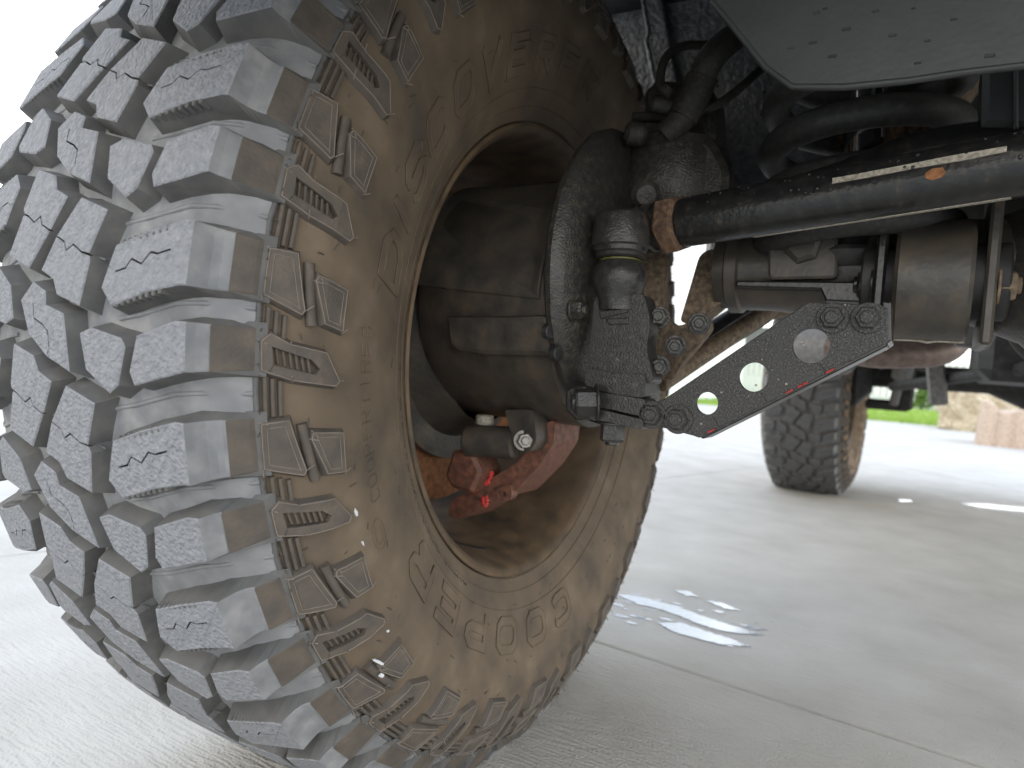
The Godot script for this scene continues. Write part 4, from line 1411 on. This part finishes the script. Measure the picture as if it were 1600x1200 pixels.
func underside() -> void:
	var st := begin()
	for x in [0.5, 1.2]:
		st = begin()
		box(st, Transform3D(Basis(), Vector3(x, 0.78, -1.3)), Vector3(0.06, 0.11, 3.9), 0.008)
		part("frame_rail", st, M.dark_mass)
	var things := [
		["engine_sump", Vector3(0.85, 0.8, -0.35), Vector3(0.5, 0.36, 0.5), M.dark_mass], ["engine_mount", Vector3(0.46, 0.66, -0.42), Vector3(0.36, 0.24, 0.16), M.dark_mass],
		["gearbox", Vector3(0.86, 0.72, -1.05), Vector3(0.3, 0.26, 0.8), M.dark_mass], 
		["transfer_case", Vector3(0.92, 0.56, -1.38), Vector3(0.7, 0.22, 0.4), M.dark_mass], ["crossmember", Vector3(0.86, 0.6, -1.5), Vector3(0.8, 0.1, 0.12), M.dark_mass], ["fuel_tank", Vector3(0.9, 0.8, -2.95), Vector3(0.8, 0.24, 0.5), M.dark_mass],
	]
	for t in things:
		st = begin()
		box(st, Transform3D(Basis(), t[1]), t[2], 0.025)
		part(t[0], st, t[3])
	# exhaust bend, grey bracket
	st = begin()
	tube(st, smooth([Vector3(0.3345, 0.474, -0.5867), Vector3(0.3924, 0.4635, -0.562), Vector3(0.4443, 0.4659, -0.5688), Vector3(0.4859, 0.4744, -0.5929), Vector3(0.5071, 0.4976, -0.6288), Vector3(0.5163, 0.541, -0.6814), Vector3(0.5177, 0.6135, -0.7534)]), 0.022, 16)
	part("exhaust_pipe", st, M.exhaust_pipe, "brownish exhaust pipe bending below the axle")
	st = begin()
	rod(st, Vector3(0.1437, 0.5129, -1.3433), Vector3(0.309, 0.5037, -1.2649), 0.062, 28, 0.012)
	part("muffler", st, M.under_grey, "pale muffler showing through the largest hole of the link plate")
	st = begin()
	plate(st, rounded([Vector2(496.3, 530.1), Vector2(561.0, 524.9), Vector2(543.6, 490.4), Vector2(534.4, 468.7), Vector2(498.0, 471.7)], 6.0), -0.42, 0.03, 2.0)
	part("gearbox_bracket", st, M.under_grey)
	st = begin()
	tube(st, smooth([Vector3(0.5655, 0.557, -0.4909), Vector3(0.5776, 0.4979, -0.4962), Vector3(0.6099, 0.4664, -0.5139)]), 0.02, 12)
	part("coolant_hose", st, M.rubber_hose)
	# rear axle and what hangs about it
	st = begin()
	lathe(st, [Vector2(0.14, 0.06), Vector2(0.2, 0.05), Vector2(0.68, 0.045), Vector2(0.76, 0.08), Vector2(0.84, 0.115), Vector2(0.94, 0.12), Vector2(1.02, 0.09), Vector2(1.08, 0.045), Vector2(1.5, 0.045)], along_x(0, HUB + 0.065, -2.46), 32)
	var ra := part("rear_axle", st, M.dark_mass)
	st = begin()
	lathe(st, [Vector2(0.19, 0.0), Vector2(0.19, 0.11), Vector2(0.25, 0.115), Vector2(0.27, 0.09), Vector2(0.3, 0.06)], along_x(0, HUB + 0.05, -2.45), 32)
	obj("gear_cover", st, M.dark_mass, ra)
	st = begin()
	box(st, Transform3D(Basis(), Vector3(0.36, 0.365, -2.4)), Vector3(0.15, 0.04, 0.07), 0.01)
	box(st, Transform3D(Basis(), Vector3(0.42, 0.43, -2.38)), Vector3(0.05, 0.16, 0.06), 0.01)
	obj("shock_mount", st, M.dark_mass, ra)
	st = begin()
	rod(st, Vector3(0.3824, 0.3695, -2.3066), Vector3(0.4073, 0.5385, -2.2449), 0.016, 14)
	rod(st, Vector3(0.4005, 0.469, -2.2506), Vector3(0.4165, 0.5818, -2.1937), 0.034, 16)
	part("rear_shock", st, M.under_grey, "slim grey rear shock absorber beside the rear tyre")
	st = begin()
	rod(st, Vector3(0.3826, 0.4323, -2.0547), Vector3(0.6494, 0.4805, -1.1713), 0.016, 14)
	part("rear_control_arm", st, M.dark_mass)
	st = begin()
	box(st, Transform3D(Basis(Vector3.BACK, 0.15), Vector3(0.4947, 0.4839, -1.5439)), Vector3(0.045, 0.2, 0.04), 0.006)
	part("link_bracket", st, M.under_grey)
	st = begin()
	rod(st, Vector3(0.86, 0.62, -1.45), Vector3(0.86, 0.47, -2.3), 0.035, 18)
	part("drive_shaft", st, M.dark_mass)
	st = begin()
	var path := PackedVector3Array()
	for k in 130:
		var a := TAU * k / 22.0
		path.append(Vector3(0.42 + cos(a) * 0.065, 0.5 + 0.0022 * k, -2.42 + sin(a) * 0.065))
	tube(st, path, 0.01, 8)
	part("rear_coil_spring", st, M.dark_mass)
	for s in [["brake_line", 0.33, 0.0], ["wiring_loom", 0.62, 0.05]]:
		st = begin()
		tube(st, smooth([Vector3(s[1], 0.68, -0.5), Vector3(s[1] + 0.05, 0.6 + s[2], -0.9), Vector3(s[1], 0.62, -1.3), Vector3(s[1] + 0.03, 0.58, -1.9), Vector3(s[1], 0.5, -2.3)]), 0.009, 8)
		part(s[0], st, M.rubber_hose)


# ---------------------------------------------------------------- ground and background
func ground() -> void:
	var st := begin()
	quad(st, Vector3(-200, -0.03, 80), Vector3(200, -0.03, 80), Vector3(200, -0.03, -260), Vector3(-200, -0.03, -260), Vector3.UP)
	tag(obj("ground", st, M.soil), "flat ground reaching to the horizon", "ground", "", "structure")
	# concrete slabs between two families of joints
	var pad := Node3D.new()
	pad.name = "concrete_pad"
	add_child(pad)
	tag(pad, "pale broom-finished concrete pad divided into slabs", "concrete", "", "structure")
	st = begin()
	quad(st, Vector3(-34, -0.012, 9.5), Vector3(22, -0.012, 9.5), Vector3(22, -0.012, -11.8), Vector3(-34, -0.012, -11.8), Vector3.UP)
	obj("joint_bed", st, M.joint, pad)
	var ua := Vector2(1, 0.096).normalized()       # joints across the truck: (x, z)
	var ub := Vector2(0.2334, -1.0).normalized()   # joints along it
	var oa := Vector2(0.094, -0.322)
	var ob := Vector2(-0.409, -2.088)
	var cross := func(i: float, j: float) -> Vector2:
		var a := oa + Vector2(0, -3.6 * i)
		var b := ob + Vector2(3.9 * j, 0)
		return Geometry2D.line_intersects_line(a, ua, b, ub)
	var limit := PackedVector2Array([Vector2(-34, 9.5), Vector2(22, 9.5), Vector2(22, -11.8), Vector2(-34, -11.8)])
	for i in range(-6, 8):
		for j in range(-14, 12):
			var p := ccw(PackedVector2Array([cross.call(i, j), cross.call(i, j + 1), cross.call(i + 1, j + 1), cross.call(i + 1, j)]))
			for q in Geometry2D.intersect_polygons(ccw(grown(p, -0.0022)), limit):
				if q.size() < 3:
					continue
				st = begin()
				var at := func(u: float, v: float, h: float) -> Vector3: return Vector3(u, h / 1000.0, v)
				slab(st, q)
				obj("concrete_slab", st, M.concrete, pad)
	# puddles
	var spots := [
		[[Vector2(12.8, -556.1), Vector2(51.5, -578.0), Vector2(102.4, -569.3), Vector2(156.2, -557.5), Vector2(210.2, -541.5), Vector2(253.1, -534.3), Vector2(279.5, -532.3), Vector2(247.7, -511.5), Vector2(209.8, -499.7), Vector2(164.5, -512.2), Vector2(114.3, -531.9), Vector2(68.9, -529.4)], "thin streak of water on the concrete beside the front tyre"],
		[[Vector2(125.9, -462.1), Vector2(150.9, -492.2), Vector2(193.8, -481.8), Vector2(235.5, -476.3), Vector2(267.9, -461.2), Vector2(233.9, -441.4), Vector2(195.5, -437.8), Vector2(153.3, -442.4)], "short wet patch below the longer streak by the front tyre"],
		[[Vector2(90.8, -660.2), Vector2(112.3, -675.5), Vector2(138.6, -655.0), Vector2(118.5, -641.1)], "smallest wet spot behind the streaks near the front tyre"],
		[[Vector2(156.1, -642.5), Vector2(184.4, -650.0), Vector2(220.7, -629.3), Vector2(194.2, -618.2)], "narrow wet spot just right of the smallest one"],
		[[Vector2(633.5, -2636.3), Vector2(724.1, -2731.0), Vector2(854.0, -2777.1), Vector2(978.6, -2800.7), Vector2(961.1, -2676.0), Vector2(838.7, -2631.4), Vector2(693.3, -2578.4)], "long thin puddle gleaming at the right edge behind the rear tyre"],
		[[Vector2(424.1, -2488.2), Vector2(467.4, -2523.8), Vector2(472.1, -2470.5), Vector2(430.0, -2416.8)], "tiny wet spot on the concrete right of the rear tyre"],
	]
	for s in spots:
		st = begin()
		var p := PackedVector2Array()
		var list: Array = s[0]
		for i in list.size():
			var a: Vector2 = list[i]
			var b: Vector2 = list[(i + 1) % list.size()]
			for k in 8:
				var q := a.lerp(b, k / 8.0)
				p.append(q + Vector2(rng.randf_range(-0.7, 0.7), rng.randf_range(-2.2, 2.2)))
		var index := Geometry2D.triangulate_polygon(p)
		if index.size() == 0:
			p = PackedVector2Array(list)
			index = Geometry2D.triangulate_polygon(p)
		for k in range(0, index.size(), 3):
			var w := []
			for j in 3:
				w.append(Vector3(p[index[k + j]].x / 1000.0, 0.0015, p[index[k + j]].y / 1000.0))
			tri(st, w[0], w[1], w[2], Vector3.UP)
		tag(obj("puddle", st, M.wet), s[1], "puddle", "", "structure")
	st = begin()
	for k in 46:
		var c := Vector2(rng.randf_range(0.0, 0.28), rng.randf_range(-0.6, -0.43))
		c.y += (0.14 - c.x) * 0.12
		var s := rng.randf_range(0.0015, 0.006)
		for j in 7:
			var p0 := Vector2.from_angle(TAU * j / 7.0) * Vector2(s * 2.2, s)
			var p1 := Vector2.from_angle(TAU * (j + 1) / 7.0) * Vector2(s * 2.2, s)
			tri(st, Vector3(c.x, 0.001, c.y), Vector3(c.x + p0.x, 0.001, c.y + p0.y), Vector3(c.x + p1.x, 0.001, c.y + p1.y), Vector3.UP)
	tag(obj("water_specks", st, M.wet), "small drops of water scattered round the streaks beside the front tyre", "water", "", "stuff")
	# lawn
	st = begin()
	quad(st, Vector3(-60, 0.0, -11.8), Vector3(70, 0.0, -11.8), Vector3(70, 0.0, -60), Vector3(-60, 0.0, -60), Vector3.UP)
	quad(st, Vector3(-60, 0.0, -11.8), Vector3(70, 0.0, -11.8), Vector3(70, -0.03, -11.79), Vector3(-60, -0.03, -11.79), Vector3.BACK)
	tag(obj("lawn", st, M.lawn), "bright green lawn beyond the concrete", "lawn", "", "structure")
	var blades := MultiMesh.new()
	blades.transform_format = MultiMesh.TRANSFORM_3D
	var tuft := begin()
	for k in 5:
		var a := TAU * k / 5.0
		var c := Vector3(cos(a), 0, sin(a)) * 0.02
		var d := Vector3(-sin(a), 0, cos(a)) * 0.006
		tri(tuft, c - d, c + d, c * 2.2 + Vector3(0, 0.07, 0), Vector3(cos(a), 0, sin(a)))
	tuft.generate_normals()
	blades.mesh = tuft.commit()
	blades.instance_count = 9000
	for k in 9000:
		var p := Vector3(rng.randf_range(-9, 9), 0.0, -11.82 - pow(rng.randf(), 1.7) * 14.0)
		blades.set_instance_transform(k, Transform3D(Basis(Vector3.UP, rng.randf() * TAU).scaled(Vector3.ONE * rng.randf_range(0.6, 1.3)), p))
	var g := MultiMeshInstance3D.new()
	g.name = "grass_blades"
	g.multimesh = blades
	g.material_override = M.grass
	add_child(g)
	tag(g, "short grass blades of the lawn beyond the concrete", "grass", "", "stuff")


func slab(st: SurfaceTool, p: PackedVector2Array) -> void:
	p = ccw(p)
	var inner := grown(p, -0.003)
	for k in range(1, p.size() - 1):
		tri(st, Vector3(inner[0].x, 0, inner[0].y), Vector3(inner[k].x, 0, inner[k].y), Vector3(inner[k + 1].x, 0, inner[k + 1].y), Vector3.UP)
	for i in p.size():
		var j := (i + 1) % p.size()
		var out := Vector3(p[j].y - p[i].y, 0, p[i].x - p[j].x)
		quad(st, Vector3(inner[i].x, 0, inner[i].y), Vector3(inner[j].x, 0, inner[j].y), Vector3(p[j].x, -0.0025, p[j].y), Vector3(p[i].x, -0.0025, p[i].y), out + Vector3.UP)
		quad(st, Vector3(p[i].x, -0.0025, p[i].y), Vector3(p[j].x, -0.0025, p[j].y), Vector3(p[j].x, -0.015, p[j].y), Vector3(p[i].x, -0.015, p[i].y), out)


func background() -> void:
	# stones at the edge of the pad
	var stone := thing("boulder", "rounded pale beige boulder at the edge of the lawn", "boulder", Vector3(1.22, 0.0, -11.1))
	var st := lump(Vector3(0.5, 0.5, 0.42), 12, 0.5)
	var o := obj("rock", st, M.beige_stone, stone)
	o.position = Vector3(0, 0.26, 0)
	var cut := thing("quarried_stone", "pinkish quarried stone block with drill grooves in front of the boulder", "stone block", Vector3(1.52, 0.0, -7.75))
	st = begin()
	var outline := PackedVector2Array()
	for k in 26:
		var x := lerpf(-550, 550, k / 25.0)
		outline.append(Vector2(x, 0 + (26.0 if k % 3 == 0 and k > 0 and k < 25 else rng.randf_range(-5, 5)) - 330.0))
	outline.append(Vector2(560, 250))
	outline.append(Vector2(0, 300))
	outline.append(Vector2(-540, 240))
	var up := func(u: float, v: float, h: float) -> Vector3: return Vector3(u * (1.0 - h * 0.00016), h, -v * (1.0 - h * 0.0001)) / 1000.0
	relief(st, Array(outline), up, func(u): return 400.0 + 60.0 * sin(u * 0.006) + 25.0 * sin(u * 0.021), func(_u): return -20.0, [-400.0, -250.0, -100.0, 50.0, 200.0, 350.0], 0.0, 18.0)
	obj("block", st, M.pink_stone, cut)
	# white fence of upright boards along the far side of the lawn
	var fence := thing("board_fence", "long white fence of upright boards behind the lawn", "fence", Vector3(0, 0, -30))
	for k in 150:
		st = begin()
		box(st, Transform3D(Basis(), Vector3(-9.0 + k * 0.22, 0.9, 0)), Vector3(0.2, 1.8, 0.03), 0.01)
		obj("board", st, M.white_fence, fence)
	st = begin()
	box(st, Transform3D(Basis(), Vector3(7.4, 1.5, -0.06)), Vector3(33, 0.1, 0.05), 0.01)
	box(st, Transform3D(Basis(), Vector3(7.4, 0.3, -0.06)), Vector3(33, 0.1, 0.05), 0.01)
	obj("rail", st, M.white_fence, fence)
	# columnar conifers before it
	var words := ["by the rear tyre's right side", "second from the rear tyre", "third from the rear tyre", "partly behind the beige boulder", "seen through the middle hole of the link plate", "left of the link plate", "far left by the white building"]
	var n := 0
	for c in [[0.55, 1.35], [1.45, 1.2], [2.4, 1.6], [3.3, 1.4], [-6.4, 1.15], [-8.0, 1.3], [-9.4, 1.2], [4.3, 1.5], [5.4, 1.4]]:
		var where: String = words[n] if n < 7 else ["first one hidden by the axle at the right", "last one at the right end of the row"][n - 7]
		conifer(Vector3(c[0], 0, -28.6), c[1], "small cone-shaped green conifer " + where)
		n += 1
	# white metal-clad building, house and autumn trees behind
	var shed := thing("metal_building", "tall white metal-clad building with standing seams", "building", Vector3(-7.2, 0, -15.5))
	st = begin()
	box(st, Transform3D(Basis(), Vector3(-10.6, 2.6, 0)), Vector3(28.4, 5.2, 6.0), 0.02)
	obj("wall", st, M.white_siding, shed)
	for k in 128:
		st = begin()
		box(st, Transform3D(Basis(), Vector3(3.5 - k * 0.22, 2.6, 3.0)), Vector3(0.03, 5.2, 0.05), 0.008)
		obj("seam", st, M.white_siding, shed)
	st = begin()
	box(st, Transform3D(Basis(), Vector3(-10.6, 5.3, 0)), Vector3(28.8, 0.25, 6.4), 0.03)
	obj("roof", st, M.roof, shed)
	var house := thing("house", "low house with grey roof beyond the fence", "house", Vector3(-9.5, 0, -52))
	st = begin()
	box(st, Transform3D(Basis(), Vector3(0, 1.4, 0)), Vector3(10, 2.8, 7), 0.05)
	obj("wall", st, M.white_siding, house)
	st = begin()
	relief(st, [Vector2(-5400, 2700), Vector2(5400, 2700), Vector2(3600, 4300), Vector2(-3600, 4300)], func(u, v, h): return Vector3(u, v, h) / 1000.0, func(_u): return 3800.0, func(_u): return -3800.0, [], 0.0, 30.0, PackedVector2Array(), 6.0, true)
	obj("roof", st, M.roof, house)
	for x in [-3.0, 0.5, 3.2]:
		st = begin()
		box(st, Transform3D(Basis(), Vector3(x, 1.6, 3.52)), Vector3(1.2, 1.1, 0.06), 0.02)
		obj("window", st, M.dark_mass, house)
	n = 0
	for c in [[-12.5, -42.0, 3.2, "nearest"], [-15.5, -46.0, 3.8, "left"], [-7.0, -60.0, 5.0, "farther"]]:
		autumn_tree(Vector3(c[0], 0, c[1]), c[2], "yellow-orange autumn tree beyond the fence, the %s one" % c[3])


func leaf_cloud(called: String, parent: Node3D, m: Material, count: int, size: float, inside: Callable) -> void:
	var st := begin()
	for k in count:
		var c: Vector3 = inside.call()
		var a := Vector3(rng.randf_range(-1, 1), rng.randf_range(-1, 1), rng.randf_range(-1, 1)).normalized()
		var b := a.cross(Vector3(rng.randf_range(-1, 1), rng.randf_range(-1, 1), 0.3)).normalized()
		var s := size * rng.randf_range(0.6, 1.3)
		quad(st, c - a * s, c + b * s * 0.5, c + a * s, c - b * s * 0.5, a.cross(b))
	obj(called, st, m, parent)


func conifer(where: Vector3, h: float, label: String) -> void:
	var t := thing("conifer_shrub", label, "conifer", where, "columnar conifers along the fence")
	var st := begin()
	lathe(st, [Vector2(0, 0.05), Vector2(h * 0.9, 0.01)], Transform3D(), 8)
	obj("trunk", st, M.bark, t)
	leaf_cloud("crown", t, M.conifer_leaf, 1500, 0.06, func():
		var y := rng.randf()
		var r := 0.30 * h * 0.8 * pow(1.0 - y, 0.8) * sqrt(rng.randf()) * (1.0 + 0.2 * sin(y * 23.0))
		var a := rng.randf() * TAU
		return Vector3(cos(a) * r, 0.06 + y * h, sin(a) * r))


func autumn_tree(where: Vector3, h: float, label: String) -> void:
	var t := thing("autumn_tree", label, "tree", where)
	var st := begin()
	lathe(st, [Vector2(0, 0.16), Vector2(h * 0.4, 0.11), Vector2(h * 0.8, 0.04)], Transform3D(), 10)
	for k in 5:
		var a := TAU * k / 5.0
		rod(st, Vector3(0, h * 0.4, 0), Vector3(cos(a) * h * 0.25, h * 0.7, sin(a) * h * 0.25), 0.04, 8)
	obj("trunk", st, M.bark, t)
	var centres := []
	for k in 14:
		centres.append(Vector3(rng.randf_range(-0.3, 0.3) * h, rng.randf_range(0.45, 0.95) * h, rng.randf_range(-0.3, 0.3) * h))
	leaf_cloud("crown", t, M.autumn_leaf, 2600, 0.13, func():
		var c: Vector3 = centres[rng.randi() % centres.size()]
		return c + Vector3(rng.randfn(), rng.randfn() * 0.8, rng.randfn()) * h * 0.09)
